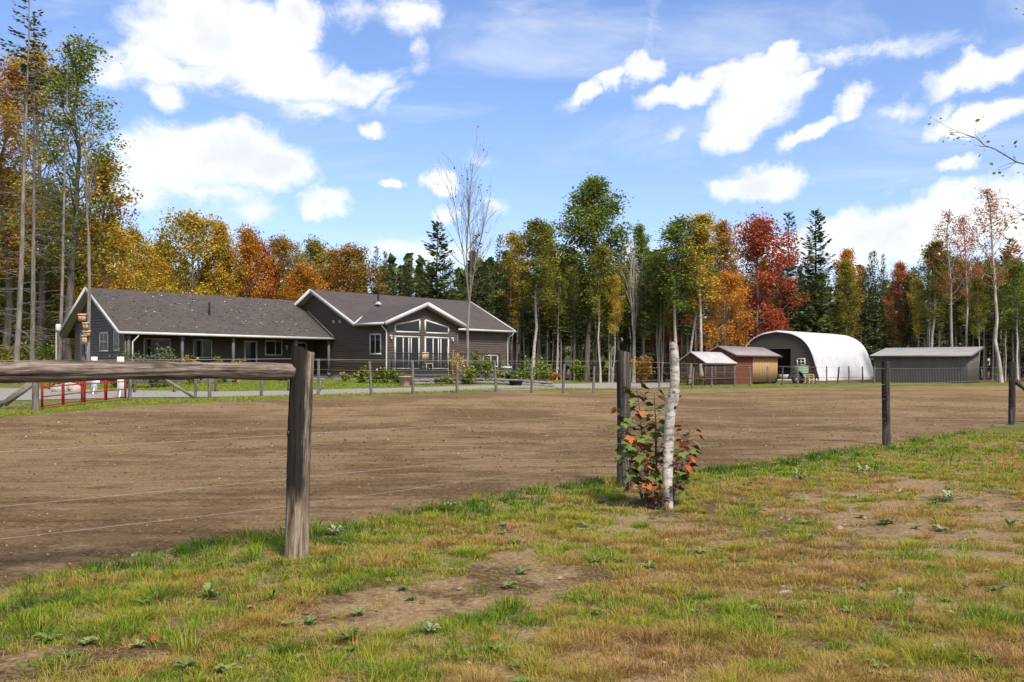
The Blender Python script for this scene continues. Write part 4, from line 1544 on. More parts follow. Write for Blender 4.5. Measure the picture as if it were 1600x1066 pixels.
window(house, fg_pl, 0, 0, 0, 0, .10, poly=[(14.45, 2.90), (16.40, 2.90), (16.40, 3.68), (14.45, 3.31)], name='trapezoid_window')
window(house, fg_pl, 0, 0, 0, 0, .10, poly=[(16.85, 2.90), (18.80, 2.90), (18.80, 3.29), (16.85, 3.68)], name='trapezoid_window')
for (a, b) in ((8.75, 9.65), (12.45, 13.3)):
    d_ = window(house, porch_pl, a, b, .19, 2.4, .10, name='door')
    g = Geo()
    porch_pl.box(g, b - .26, b - .12, .05, .09, 1.13, 1.16)
    g.obj('handle', M['grey_metal'], d_)
# small fittings
for pl, u, z in ((fg_pl, 14.11, 2.62), (fg_pl, 19.12, 2.6), (porch_pl, 11.75, 2.1), (rf_pl, 20.5, 2.6)):
    g = Geo()
    pl.box(g, u - .06, u + .06, .015, .05, z - .12, z + .08)
    pl.box(g, u - .05, u + .05, .051, .17, z - .05, z + .05)
    pl.box(g, u - .04, u + .04, .09, .165, z - .22, z - .052)
    g.obj('wall_lamp', M['trim'], house)
for u in (.02, -.67):
    g = Geo()
    mid_pl.box(g, u - .09, u + .09, .012, .06, 3.55, 3.77)
    mid_pl.box(g, u - .07, u + .07, .061, .10, 3.68, 3.75)
    g.obj('wall_vent', M['trim'], house)
g = Geo()
mid_pl.box(g, -4.5, -4.38, .012, .07, .5, .66)
g.obj('outlet_box', M['trim'], house)


def pipe(name, pts, r, mat, par=house, sides=8):
    g = Geo()
    g.tube(pts, r, sides)
    return g.obj(name, M[mat], par, smooth=True)


pipe('downspout', [(13.36, -5.5, 3.3), (13.36, -5.5, 3.2), (13.72, -5.42, 2.95), (13.76, -5.42, 2.8), (13.76, -5.42, .4), (13.66, -5.5, .22)], .045, 'trim')
pipe('downspout', [(27.5, -2.85, 3.3), (27.45, -2.85, 3.2), (27.3, -2.46, 2.9), (27.3, -2.44, .3)], .045, 'trim')
pipe('downspout', [(1.05, -.07, 2.5), (1.05, -.05, 2.4), (.78, .02, 2.1), (.78, .05, .2)], .04, 'trim')
pv = pipe('vent_pipe', [(17.4, 0, 4.75), (17.4, 0, 5.95)], .07, 'black', sides=12)
g = Geo()
g.lathe([(.25, 4.95), (.2, 5.02), (.09, 5.15)], 12, (17.4, 0, 0))
g.obj('pipe_flashing', M['grey_roof'], pv)
pipe('vent_pipe', [(6.3, 2.0, 3.8), (6.3, 2.0, 4.62)], .06, 'black', sides=12)
# deck with glass balustrade
g = Geo()
for i in range(9):
    g.box(13.5, 19.9, -6.25 + i * .1, -6.16 + i * .1, .50, .545)
g.obj('deck_boards', M['deckgrey'], house)
g = Geo()
for i in range(5):
    g.box(13.53, 19.87, -6.19, -6.17, -.3 + i * .16, -.155 + i * .16)
for i in range(5):
    g.box(13.53, 13.55, -6.168, -5.4, -.3 + i * .16, -.155 + i * .16)
g.obj('deck_skirt', M['deckgrey'], house)


def balustrade(x0, x1, y, z0, z1, n):
    t = Geo()
    t.box(x0, x1, y - .03, y + .03, z1 - .06, z1)
    t.box(x0, x1, y - .025, y + .025, z0 + .06, z0 + .11)
    r_ = t.obj('railing', M['black'], house)
    for i in range(n + 1):
        x = x0 + (x1 - x0) * i / n
        p = Geo()
        p.box(x - .035, x + .035, y - .032, y + .032, z0 - .02, z1 + .01)
        p.obj('railing_post', M['black'], r_)
        if i < n:
            q = Geo()
            xb = x0 + (x1 - x0) * (i + 1) / n
            q.box(x + .06, xb - .06, y - .006, y + .006, z0 + .13, z1 - .08)
            q.obj('glass_panel', M['rail_glass'], r_)


balustrade(13.6, 19.8, -6.1, .545, 1.62, 4)
g = Geo()
g.box(20.3, 25.0, -4.1, -2.5, .42, .54)
g.box(20.35, 24.95, -4.05, -4.0, -.3, .415)
g.obj('side_deck', M['deckgrey'], house)
balustrade(20.4, 24.9, -4.02, .545, 1.68, 3)

# leaves blown onto the long roof
rng = np.random.RandomState(12)
n = 520
u, v = rng.uniform(.2, 13.2, n), rng.uniform(.03, .98, n) ** 1.1
g = Geo()
C = np.stack([u, v * 4.3, 2.65 + v * 2.59 + .03], 1)
leaf_quads(g, C, .11, rng, rng.rand(n), up=2.0)
M['roof_leaf'] = mat_leaf('roof_leaf', L3((.35, .28, .2), (.5, .42, .32), (.62, .56, .48)), .1)
o = g.obj('fallen_leaves', M['roof_leaf'], attr=True)
o.location, o.rotation_euler = HO, (0, 0, AX)
tag(o, 'pale fallen leaves scattered over the long shingle roof', 'leaves', kind='stuff')


def hl(x, y, z=0.0):
    """a point in the house's own frame, in the world"""
    v = Matrix.Rotation(AX, 3, 'Z') @ Vector((x, y, z))
    return HO + v


# ---------------------------------------------------------------- steel arch hut
HC = Vector((480 / FPX * 92, 92, 0))
HC.z = .42
hut = thing('arch_hut', HC, 'white corrugated steel arch hut with brown end wall and open bay', 'hut', rz=AX)
PROF = [(0, .25), (.30, 1.25), (.62, 2.3), (.95, 3.1), (1.36, 3.72), (2.0, 4.28), (3.0, 4.72), (4.65, 4.95)]
pu = np.array([p[0] for p in PROF])
pz = np.array([p[1] for p in PROF])
ts = np.linspace(0, 1, 40)
cum = np.concatenate([[0], np.cumsum(np.hypot(np.diff(pu), np.diff(pz)))])
cum /= cum[-1]


def smooth_prof():
    a, b = np.interp(ts, cum, pu), np.interp(ts, cum, pz)
    for _ in range(4):
        a[1:-1] = (a[:-2] + 2 * a[1:-1] + a[2:]) / 4
        b[1:-1] = (b[:-2] + 2 * b[1:-1] + b[2:]) / 4
    return a, b


sa, sb = smooth_prof()
UU = np.concatenate([sa, 9.3 - sa[::-1][1:]])
ZZ = np.concatenate([sb, sb[::-1][1:]])
LEN = 13.4
nr = 24
xs = np.linspace(0, LEN, nr * 6 + 1)
ph = (xs / LEN * nr) % 1
off_ = np.where(ph < .32, 0, np.where(ph < .5, (ph - .32) / .18, np.where(ph < .82, 1, (1 - ph) / .18))) * .16
NU = np.gradient(ZZ) * -1
NZ = np.gradient(UU)
nl = np.hypot(NU, NZ)
NU, NZ = NU / nl, NZ / nl
V = np.stack([np.repeat(xs[:, None], len(UU), 1), UU[None] + off_[:, None] * NU[None], ZZ[None] + off_[:, None] * NZ[None]], -1)
g = Geo()
g.add(V, grid_faces(V.shape[0], V.shape[1]))
g.obj('arch_shell', M['white_metal'], hut)
g = Geo()
rim = np.stack([np.full(len(UU), -.02), UU, ZZ], 1)
for i in range(len(rim) - 1):
    g.bar(rim[i], rim[i + 1], .06, .12, up=(0, NU[i], NZ[i]))
g.obj('end_flashing', M['white_metal'], hut)
end_pl = Plane((.12, 0, 0), (0, 1, 0), (-1, 0, 0))
uo0, uo1, zo = 3.1, 6.4, 3.15               # the open bay (y runs back from the camera-side corner)
zt = lambda u: float(np.interp(u, UU, ZZ)) - .03
uR = lambda z: float(np.interp(z, ZZ[:40], UU[:40])) + .03
g = Geo()
z = .2
while z < 4.9:
    z1 = min(z + .2, 4.92)
    a0, a1 = uR(z), uR(min(z1, 4.9))
    for (ua, ub, uc, ud) in ([(a0, 9.3 - a0, 9.3 - a1, a1)] if z >= zo else [(a0, uo0, uo0, a1), (uo1, 9.3 - a0, 9.3 - a1, uo1)]):
        g.face([end_pl.p(ua, .02, z), end_pl.p(ub, .02, z), end_pl.p(uc, .002, z1), end_pl.p(ud, .002, z1)])
    z = z1
g.obj('end_wall', M['gsiding'], hut)
g = Geo()
g.face([(LEN - .05, u_, z_) for u_, z_ in zip(UU, ZZ)])
g.obj('rear_wall', M['gsiding'], hut)
g = Geo()
g.box(.0, LEN, -.12, .16, -.5, .24)
g.box(.0, LEN, 9.14, 9.42, -.5, .24)
g.box(-.02, .2, .17, 9.1, -.5, .19)
g.box(.2, LEN - .1, .17, 9.1, -.5, .05)
g.obj('foundation', M['concrete'], hut)
wf = window(hut, end_pl, 1.5, 2.42, 1.2, 2.2, .13, mull=(1.96,), bars=(1.55, 1.85), proud=.085, label='white trimmed six pane window')

# ---------------------------------------------------------------- grey shed
PH = R(38)
SR = at(1512, 77)
SR.z = .27
shed = thing('metal_shed', SR, 'low grey ribbed metal shed with single pitch roof beside the woods', 'shed', rz=-PH)
# local: x runs right along the front, y back; the front right corner is the origin
W_, D_ = 7.6, 4.4
fr = Plane((0, 0, 0), (1, 0, 0), (0, -1, 0))
sd_ = Plane((0, 0, 0), (0, 1, 0), (1, 0, 0))
g = Geo()
rib_wall(g, fr, -W_, 0, -.3, 2.42)
g.obj('front_wall', M['grey_metal'], shed)
g = Geo()
rib_wall(g, sd_, 0, D_, -.3, 0, ztop=lambda u: 2.42 + u * .16)
g.obj('side_wall', M['grey_metal'], shed)
g = Geo()
g.face([(-W_, 0, -.3), (-W_, D_, -.3), (-W_, D_, 2.42 + D_ * .16), (-W_, 0, 2.42)])
g.face([(-W_, D_, -.3), (0, D_, -.3), (0, D_, 2.42 + D_ * .16), (-W_, D_, 2.42 + D_ * .16)])
g.obj('rear_wall', M['grey_metal'], shed)
g = Geo()
g.slab([(-W_ - .3, -.35, 2.40), (.35, -.35, 2.40), (.35, D_ + .2, 2.40 + (D_ + .55) * .16), (-W_ - .3, D_ + .2, 2.40 + (D_ + .55) * .16)], .06)
u_ = -W_ - .25
while u_ < .3:
    g.hexa([(u_, -.34, 2.403), (u_ + .05, -.34, 2.403), (u_ + .05, D_ + .19, 2.403 + (D_ + .53) * .16), (u_, D_ + .19, 2.403 + (D_ + .53) * .16),
            (u_, -.34, 2.43), (u_ + .05, -.34, 2.43), (u_ + .05, D_ + .19, 2.43 + (D_ + .53) * .16), (u_, D_ + .19, 2.43 + (D_ + .53) * .16)])
    u_ += .3
g.obj('roof', M['grey_roof'], shed)
g = Geo()
g.box(-W_ - .31, .36, -.39, -.355, 2.25, 2.42)
g.bar((.38, -.36, 2.33), (.38, D_ + .2, 2.33 + (D_ + .56) * .16), .05, .17)
g.obj('fascia', M['grey_metal'], shed)

# ---------------------------------------------------------------- red shed with pine coop, wire run
RC = at(1149, 71)
RC.z = .27
rs = thing('red_shed', RC, 'small red stained shed with steel roof and pine board coop front', 'shed', rz=AX)
fp = Plane((0, 0, 0), (1, 0, 0), (0, -1, 0))
gp_ = Plane((0, 0, 0), (0, 1, 0), (-1, 0, 0))
g = Geo()
lap_siding(g, fp, [(0, -.1), (2.6, -.1), (2.6, 2.34), (0, 2.34)], .14, .016)
g.obj('front_wall', M['red_barn'], rs)
g = Geo()
lap_siding(g, gp_, [(0, -.1), (2.76, -.1), (2.76, 2.3), (1.38, 2.95), (0, 2.3)], .14, .016)
g.obj('gable_wall', M['red_barn'], rs)
g = Geo()
g.box(.02, 6.55, .02, 2.74, .12, 2.28)
g.obj('inner_walls', M['dark_in'], rs)
bw = 4.0 / 15
for i in range(15):
    g = Geo()
    a = 2.61 + i * bw
    g.box(a + .012, a + bw - .012, -.035, .012, .22 - (.01 if i % 3 else 0), 2.33)
    g.obj('board', M['pine_board'], rs)
g = Geo()
g.box(4.78, 5.0, -.07, -.04, .1, 1.45)
g.obj('pop_door', M['deckgrey'], rs)
g = Geo()
for x in (2.8, 4.6, 6.4):
    g.box(x - .1, x + .1, .1, .3, -.4, .118)
g.obj('skid_block', M['old_plank'], rs)
g = Geo()
g.slab([(-.25, -.3, 2.30), (6.85, -.3, 2.30), (6.85, 1.38, 3.03), (-.25, 1.38, 3.03)], .05)
g.slab([(-.25, 1.38, 3.03), (6.85, 1.38, 3.03), (6.85, 3.06, 2.30), (-.25, 3.06, 2.30)], .05)
x = -.22
while x < 6.8:
    g.bar((x, -.29, 2.315), (x, 1.37, 3.04), .04, .04)
    x += .3
g.obj('roof', M['rose_roof'], rs)
g = Geo()
g.box(-.26, 6.86, -.34, -.305, 2.17, 2.31)
g.obj('fascia', M['red_barn'], rs)

KC = at(1102, 68)
KC.z = .2
run = thing('wire_run', KC, 'open wire sided animal run with red truss gable and pale steel roof', 'animal run', rz=AX)
KW, KL, KE, KR_ = 2.25, 4.1, 1.78, 2.6
g = Geo()
g.slab([(-.25, -.2, KE + .0), (KL + .1, -.2, KE + .0), (KL + .1, KW / 2, KR_), (-.25, KW / 2, KR_)], .05)
g.slab([(-.25, KW / 2, KR_), (KL + .1, KW / 2, KR_), (KL + .1, KW + .2, KE), (-.25, KW + .2, KE)], .05)
x = -.2
while x < KL:
    g.bar((x, -.19, KE + .015), (x, KW / 2 - .01, KR_ + .01), .035, .035)
    x += .3
g.obj('roof', M['pale_roof'], run)
for (x, y) in ((0, 0), (1.4, 0), (2.7, 0), (4.0, 0), (0, .75), (0, 1.5), (0, KW), (4.0, KW), (2.0, KW)):
    g = Geo()
    g.box(x - .045, x + .045, y - .045, y + .045, -.3, KE - .07)
    g.obj('post', M['red_barn'], run)
for segs in ([((0, -.05, KE - .02), (0, KW + .05, KE - .02)), ((0, 0, KE), (0, KW / 2, KR_ - .1)), ((0, KW / 2, KR_ - .1), (0, KW, KE)),
              ((0, KW / 2, KE), (0, KW / 2, KR_ - .12)), ((0, KW / 4, KE), (0, KW / 2, KR_ - .2)), ((0, KW * .75, KE), (0, KW / 2, KR_ - .2)),
              ((0, KW / 4, KE), (0, KW / 4, KE + .35)), ((0, KW * .75, KE), (0, KW * .75, KE + .35))],):
    g = Geo()
    for i, (p, q) in enumerate(segs):
        g.bar(p, q, .05 + .002 * i, .09)
    g.obj('truss', M['red_barn'], run)
g = Geo()
g.bar((0, -.06, KE - .08), (KL, -.06, KE - .08), .05, .14)
g.bar((0, -.055, .6), (KL, -.055, .6), .04, .07)
g.bar((-.055, 0, .6), (-.055, KW, .6), .04, .07)
g.obj('rail', M['red_barn'], run)
g = Geo()                                     # welded wire
for i in range(34):
    x = i * .12
    g.bar((x, -.03, -.02), (x, -.03, KE - .1), .006, .006)
for i in range(18):
    g.bar((-.03, i * .12, -.02), (-.03, i * .12, KE - .1), .006, .006)
for i in range(14):
    z = .05 + i * .12
    g.bar((0, -.031, z), (KL, -.031, z), .006, .006)
    g.bar((-.031, 0, z), (-.031, KW, z), .006, .006)
g.obj('wire_mesh', M['wire'], run)
for i, (a, b, r, h, leaf, lab) in enumerate(((.9, .9, .4, .9, 'leaf_lime', 'green weeds growing inside the wire run'),
                                             (2.6, 1.2, .45, .8, 'leaf_olive', 'olive weeds at the back of the wire run'))):
    q = KC + Matrix.Rotation(AX, 3, 'Z') @ Vector((a, b, 0))
    bush(0, 0, r, h, 420, .11, leaf, lab, 'weed_clump', cat='plant', base=(q.x, q.y, tz(q.x, q.y)))

# ================================================================== fences
def log_mesh(H, r0, r1, seed, slant=.0, sides=18, rings=30, below=.25, lump=.06, bend=.012, checks=0):
    """a round post: uneven girth, checks, sloping cut top"""
    rng = np.random.RandomState(seed)
    g = Geo()
    an = np.arange(sides) / sides * 2 * np.pi
    ph = rng.rand(6) * 6.28
    V = []
    for i in range(rings):
        t = i / (rings - 1)
        z = -below + t * (H + below)
        r = (r0 + (r1 - r0) * t) * (1 + lump * .6 * math.sin(t * 9 + ph[0]) * .5)
        rr = r * (1 + lump * np.sin(2 * an + ph[1] + t * 1.5) + lump * .6 * np.sin(3 * an + ph[2] - t) + lump * .35 * np.sin(7 * an + ph[3] + t * 4)
                  + rng.normal(0, .008, sides))
        for q in range(checks):
            th_ = (q * 2.399 + seed) + .16 * math.sin(t * (5 + q % 3) + q) + .05 * math.sin(t * 17 + q * 2)
            lo_, hi_ = .12 + .1 * (q % 3), .75 + .25 * ((q * 7) % 3) / 2
            dep = .013 * max(0.0, min(1.0, (t - lo_) * 8, (hi_ + .12 - t) * 8)) * (.6 + .4 * (q % 2))
            da = (an - th_ + np.pi) % (2 * np.pi) - np.pi
            rr = rr - dep * np.exp(-(da / .07) ** 2)
        cx, cy = bend * math.sin(t * 3 + ph[4]), bend * math.sin(t * 2.3 + ph[5])
        x, y = cx + rr * np.cos(an), cy + rr * np.sin(an)
        zz = np.full(sides, z)
        if i >= rings - 2:
            zz = zz - slant * (np.cos(an) * .7 + .3 + np.sin(an) * .25) * (1 if i == rings - 1 else .6) + rng.normal(0, .004, sides)
        V.append(np.stack([x, y, zz], 1))
    V = np.array(V)
    i = np.arange(rings - 1)[:, None] * sides
    j = np.arange(sides)[None]
    k = (j + 1) % sides
    g.add(V.reshape(-1, 3), np.stack([i + j, i + k, i + sides + k, i + sides + j], -1).reshape(-1, 4))
    top = V[-1]
    c = top.mean(0)
    g.add(np.vstack([top, c]), [[a, (a + 1) % sides, sides] for a in range(sides)])
    return g


fence = thing('paddock_fence', (0, 0, 0), 'weathered round post and wire fence with one log rail along the grass', 'fence')
NP = [(-5.45, 3.68, 1.5, .085, 3, 'post', .02), (-1.594, 6.9, 1.56, .086, 5, 'post_stained', .05), (1.34, 11.2, 1.63, .088, 9, 'post_dark', .03),
      (6.82, 16.9, 1.54, .075, 12, 'post_dark', .03), (12.27, 22.8, 1.54, .085, 15, 'post_dark', .02), (19.5, 27.4, 1.5, .08, 19, 'post_dark', .02)]
for i, (x, y, H, r, sd0, mt, sl) in enumerate(NP):
    o = log_mesh(H, r, r * .93, sd0, sl, 72, 46, checks=9).obj('post', M[mt], fence, smooth=False, loc=(x, y, float(ground_z(x, y))))
    for p in o.data.polygons:
        p.use_smooth = len(p.vertices) == 4
    o.rotation_euler = (0, (R(1.5), R(1.6), R(.1), R(-.5), R(1.0), 0)[i], (0, 0, 0, .6, 1.1, 0)[i])
    if i in (1, 2):
        o['label'] = ('stained post with pale lower end and slanting top', 'dark post beside the white birch stump')[i - 1]
# log rail
P0, P1 = np.array([-5.45, 3.68, 1.38]), np.array([-1.62, 6.87, 1.395])
Lr = float(np.linalg.norm(P1 - P0))
g = Geo()
rng = np.random.RandomState(4)
m, sides = 90, 60
an = np.arange(sides) / sides * 2 * np.pi
V = []
for i in range(m):
    t = i / (m - 1)
    r = .084 + (.060 - .084) * t + .003 * math.sin(t * 21) + .0035 * math.sin(t * 47 + 1)
    kn = .008 * math.exp(-((t - .62) / .012) ** 2) + .008 * math.exp(-((t - .83) / .012) ** 2)
    rr = (r + kn * np.cos(an + 1)) * (1 + .05 * np.sin(2 * an + t * 2) + .02 * np.sin(5 * an + t * 7) + rng.normal(0, .006, sides))
    for q in range(11):
        th_ = q * 2.399 + .25 * math.sin(t * (6 + q % 4) + q) + .06 * math.sin(t * 31 + q)
        lo_, hi_ = .07 * (q % 5), .45 + .11 * (q % 6)
        dep = .011 * max(0.0, min(1.0, (t - lo_) * 7, (hi_ - t) * 7)) * (.5 + .5 * (q % 2))
        da = (an - th_ + np.pi) % (2 * np.pi) - np.pi
        rr = rr - dep * np.exp(-(da / .09) ** 2)
    cy, cz = .012 * math.sin(t * 7), .008 * math.sin(t * 9 + 1)
    V.append(np.stack([np.full(sides, t * Lr), cy + rr * np.cos(an), cz + rr * np.sin(an)], 1))
V = np.array(V)
ii = np.arange(m - 1)[:, None] * sides
jj = np.arange(sides)[None]
kk = (jj + 1) % sides
g.add(V.reshape(-1, 3), np.stack([ii + jj, ii + kk, ii + sides + kk, ii + sides + jj], -1).reshape(-1, 4))
g.face(V[0])
g.face(V[-1])
o = g.obj('log_rail', M['rail'], fence, smooth=True, loc=P0)
o.rotation_euler = Vector(P1 - P0).to_track_quat('X', 'Z').to_euler()


def wire(pts, sag, r, par, name='wire', mat='wire', nseg=14):
    g = Geo()
    P = []
    for (a, b) in zip(pts[:-1], pts[1:]):
        a, b = np.array(a, float), np.array(b, float)
        L_ = np.linalg.norm(b - a)
        for k in range(nseg):
            t = k / nseg
            q = a + (b - a) * t
            q[2] -= sag * L_ * 4 * t * (1 - t) * .25
            P.append(q)
    P.append(np.array(pts[-1], float))
    g.tube(P, r, 5, cap=False)
    return g.obj(name, M[mat], par)


nx_, ny_ = .72 * .092, -.69 * .092           # wires run along the camera side of the posts
for hs_ in ([1.44, 1.47, 1.51, 1.41, 1.42, 1.4], [.90, .91, .885, .86, .9, .9], [.56, .585, .52, .5, .5, .5], [.37, .385, .345, 1.12, 1.12, 1.1]):
    pts = [(x - .092 * .62, y - .092 * .72, float(ground_z(x, y)) + h) for (x, y, *_), h in zip(NP, hs_)]
    if hs_[3] == 1.12:
        wire(pts[:3], .006, .0015, fence)
        wire([(pts[2][0], pts[2][1], pts[2][2] + .75)] + pts[3:], .004, .0026, fence)
    else:
        wire(pts, .006, .0016, fence)
for i, (x, y, *_r) in enumerate(NP[1:5]):
    for h in (.40, .60, .92):
        g = Geo()
        g.lathe([(.0, 0), (.016, .004), (.013, .02), (.016, .036), (0, .04)], 8)
        o = g.obj('insulator', M['black'], fence, loc=(x - .085 * .62, y - .085 * .72, float(ground_z(x, y)) + h - .02))
# brace at the far right
g = Geo()
g.bar((12.33, 22.75, 1.15), (14.4, 24.1, .15), .09, .10)
g.obj('brace', M['post_dark'], fence)

# far fence along the driveway, then back behind the paddock
FPX_POSTS = [(202, 33.2, 1.35), (305, 34.4, .9), (327, 34.4, 1.3), (408, 36, 1.25), (497, 37.2, 1.45), (580, 37.6, 1.38), (645, 38.4, 1.4), (715, 40.2, 1.35),
             (775, 41, 1.35), (831, 42, 1.35), (880, 43.6, 1.4), (927, 45.8, 1.35), (985, 49, 1.35), (1030, 52, 1.35), (1082, 57, 1.35), (1112, 60, 1.35),
             (1148, 63, 1.4), (1172, 66, 1.35), (1222, 70, 1.4), (1246, 72, 1.35), (1274, 74, 1.4), (1292, 75, 1.42), (1309, 75.5, 1.38), (1327, 76, 1.42), (1348, 76.5, 1.4), (1366, 77, 1.42)]
ff = thing('wire_fence', (0, 0, 0), 'row of slim grey posts and thin wires between the paddock and driveway', 'fence')
far_meshes = [log_mesh(1.4, .062, .055, 30 + i, .02, 9, 8, .3, .05).mesh('post', M['post_far' if i < 3 else 'post_dark'], True) for i in range(4)]
rr_ = random.Random(2)
tops = []
for i, (px, d, h) in enumerate(FPX_POSTS):
    p = at(px, d)
    o = link('post', far_meshes[(i % 3) if i < 17 else 3 - (i % 2) * 2], ff, p)
    o.scale = (1.05, 1.05, h / 1.4)
    o.rotation_euler = (R(rr_.uniform(-2, 2)), R(rr_.uniform(-2.5, 2.5)) if i != 22 else R(-7), rr_.uniform(0, 6))
    tops.append((p, h))
for f in (.97, .72, .45):
    wire([(p.x, p.y - .07, p.z + h * f) for p, h in tops if h > 1], .003, .0028, ff, nseg=4)
g = Geo()
a, b = at(258, 33.8), at(303, 34.3)
g.bar((a.x, a.y, a.z + .75), (b.x, b.y, b.z + .05), .08, .09)
g.obj('brace', M['old_plank'], ff)

# second, older fence line on the house side of the driveway
of = thing('yard_fence', (0, 0, 0), 'few short dark posts with a plank rail on the lawn before the porch', 'fence')
for (px, d) in ((337, 41), (451, 42), (210, 40), (272, 40.5)):
    p = at(px, d)
    o = link('post', far_meshes[3], of, p)
    o.scale = (1.1, 1.1, .65)
p = at(490, 41.5)
g = Geo()
g.bar((p.x - .35, p.y, p.z + .55), (p.x + .5, p.y, p.z + .56), .04, .1)
g.box(p.x + .2, p.x + .32, p.y - .05, p.y + .05, p.z - .1, p.z + .5)
g.obj('plank_rail', M['old_plank'], of)

# ------------------------------------------------ red gates
def gate(pa, pb, name_label):
    pa, pb = np.array(pa), np.array(pb)
    o = thing('farm_gate', tuple(pa), name_label, 'gate')
    d = pb - pa
    for i, z in enumerate((.13, .40, .68, .98, 1.24)):
        g = Geo()
        g.tube([(0, 0, z), tuple(d + np.array([0, 0, z]))], .021, 7)
        g.obj('rail', M['red_paint'], o, smooth=True)
    for t in (0, .5, 1):
        g = Geo()
        q = d * t
        wv = .03 if t != .5 else .055
        u = d / np.linalg.norm(d)
        g.bar(q + np.array([0, -.004, .08]), q + np.array([0, -.004, 1.29]), .05, wv * 2, up=tuple(u))
        g.obj('upright', M['red_paint'], o)
    return o


ga, gm, gb = at(66, 27.2), at(129, 30.3), at(196, 33.0)
gate(ga, (gm.x - .02, gm.y, gm.z), 'red tubular farm gate leaf hung on the grey post by the lane')
gate((gm.x + .03, gm.y + .08, gm.z), gb, 'red tubular farm gate leaf hung on the post beside the white jump stand')
p = at(56, 26.8)
o = log_mesh(1.5, .09, .085, 55, .02).obj('gate_post', M['post_far'], smooth=True, loc=p)
tag(o, 'thick grey gate post holding the red gate by the lane', 'post')
g = Geo()
g.bar((p.x - 1.55, p.y + 1.2, p.z + .15), (p.x - .4, p.y + 1.4, p.z + 1.05), .10, .12)
g.bar((p.x - 1.75, p.y + 1.25, p.z + .1), (p.x - .6, p.y + 1.45, p.z + 1.05), .09, .11)
o = g.obj('brace_planks', M['old_plank'])
tag(o, 'grey leaning brace planks behind the grey gate post', 'planks')

# white jump stands, boulders behind the gate
for px, d, lab, w_ in ((188.5, 35.2, 'white painted jump stand beside the gate hinge post', .24), (147.5, 38, 'white painted jump stand before the house gable', .22)):
    p = at(px, d)
    o = thing('jump_stand', p, lab, 'jump stand', rz=.3)
    g = Geo()
    g.box(-w_ / 2, w_ / 2, -.05, .05, 0, 1.55)
    g.obj('upright', M['white_paint'], o)
    for s in (-1, 1):
        g = Geo()
        g.bar((0, .052 * s, .25), (0, .45 * s, .03), .05, .08)
        g.obj('foot', M['white_paint'], o)
p, q = at(131, 38.5), at(147, 38)
g = Geo()
g.bar((p.x - .1, p.y, p.z + .62), (q.x + .25, q.y - .08, p.z + .48), .04, .16)
o = g.obj('jump_plank', M['white_paint'])
tag(o, 'white plank leaning low against the jump stand before the gable', 'plank')


def rock_mesh(seed, mat, flat=.65):
    rng = np.random.RandomState(seed)
    g = Geo()
    nu, nv = 9, 6
    V = [(0, 0, flat)]
    for i in range(1, nv):
        for j in range(nu):
            a, b = i / nv * math.pi, j / nu * 2 * math.pi
            r = 1 + .22 * math.sin(2 * b + seed) * math.sin(a) + rng.normal(0, .11)
            V.append((r * math.sin(a) * math.cos(b), r * .8 * math.sin(a) * math.sin(b), r * flat * math.cos(a)))
    V.append((0, 0, -flat))
    V = np.array(V)
    F = [[0, 1 + j, 1 + (j + 1) % nu] for j in range(nu)]
    Q = []
    for i in range(nv - 2):
        for j in range(nu):
            a = 1 + i * nu
            Q.append([a + j, a + nu + j, a + nu + (j + 1) % nu, a + (j + 1) % nu])
    last = len(V) - 1
    F += [[last, 1 + (nv - 2) * nu + (j + 1) % nu, 1 + (nv - 2) * nu + j] for j in range(nu)]
    g.V, g.F3, g.F4, g.A, g.n = [V], [np.array(F)], [np.array(Q)], [np.full(len(V), .5)], len(V)
    return g.mesh('stone', mat)


STONES = [rock_mesh(i, M['pale_stone']) for i in range(3)]
GSTONES = [rock_mesh(10 + i, M['stone'], .7) for i in range(4)]
for i, (px, d, s, lab) in enumerate([(93, 41, .34, 'pale boulder, leftmost of the row behind the red gate'), (104, 42, .40, 'large pale boulder behind the red gate'),
                                     (113, 41.5, .42, 'rounded pale boulder behind the middle of the red gate'), (120, 41, .28, 'small pale boulder at the row end behind the red gate')]):
    p = at(px, d)
    o = link('boulder', STONES[i % 3], None, (p.x, p.y, p.z + s * .3))
    o.scale = (s, s, s)
    o.rotation_euler = (0, 0, i * 1.3)
    tag(o, lab, 'boulder')

# ------------------------------------------------ lane-end things: lamp, grill, chairs, nest boxes
p = at(88, 47)
o = thing('lamp_pole', p, 'grey pole with white cylinder lamp beyond the house gable', 'lamp')
g = Geo()
g.tube([(0, 0, -.2), (0, 0, 2.6), (.02, 0, 2.85), (.12, 0, 2.95)], .05, 8)
g.obj('pole', M['grey_roof'], o, smooth=True)
g = Geo()
g.lathe([(0, 2.82), (.11, 2.84), (.13, 2.9), (.13, 3.12), (.10, 3.18), (0, 3.2)], 12, (.1, 0, 0))
g.obj('lamp_head', M['trim'], o, smooth=True)
p = at(85, 44)
o = thing('grill', p, 'black kettle grill with lid near the lamp pole', 'grill')
g = Geo()
g.lathe([(.02, .75), (.2, .80), (.3, .95), (.32, 1.08)], 16)
g.obj('bowl', M['black'], o, smooth=True)
g = Geo()
g.lathe([(.325, 1.09), (.30, 1.22), (.2, 1.36), (.03, 1.42), (.02, 1.48)], 16)
g.obj('lid', M['black'], o, smooth=True)
for i in range(3):
    a = i * 2.094
    g = Geo()
    g.bar((math.cos(a) * .12, math.sin(a) * .12, .82), (math.cos(a) * .3, math.sin(a) * .3, -.02), .03, .03)
    g.obj('leg', M['black'], o)


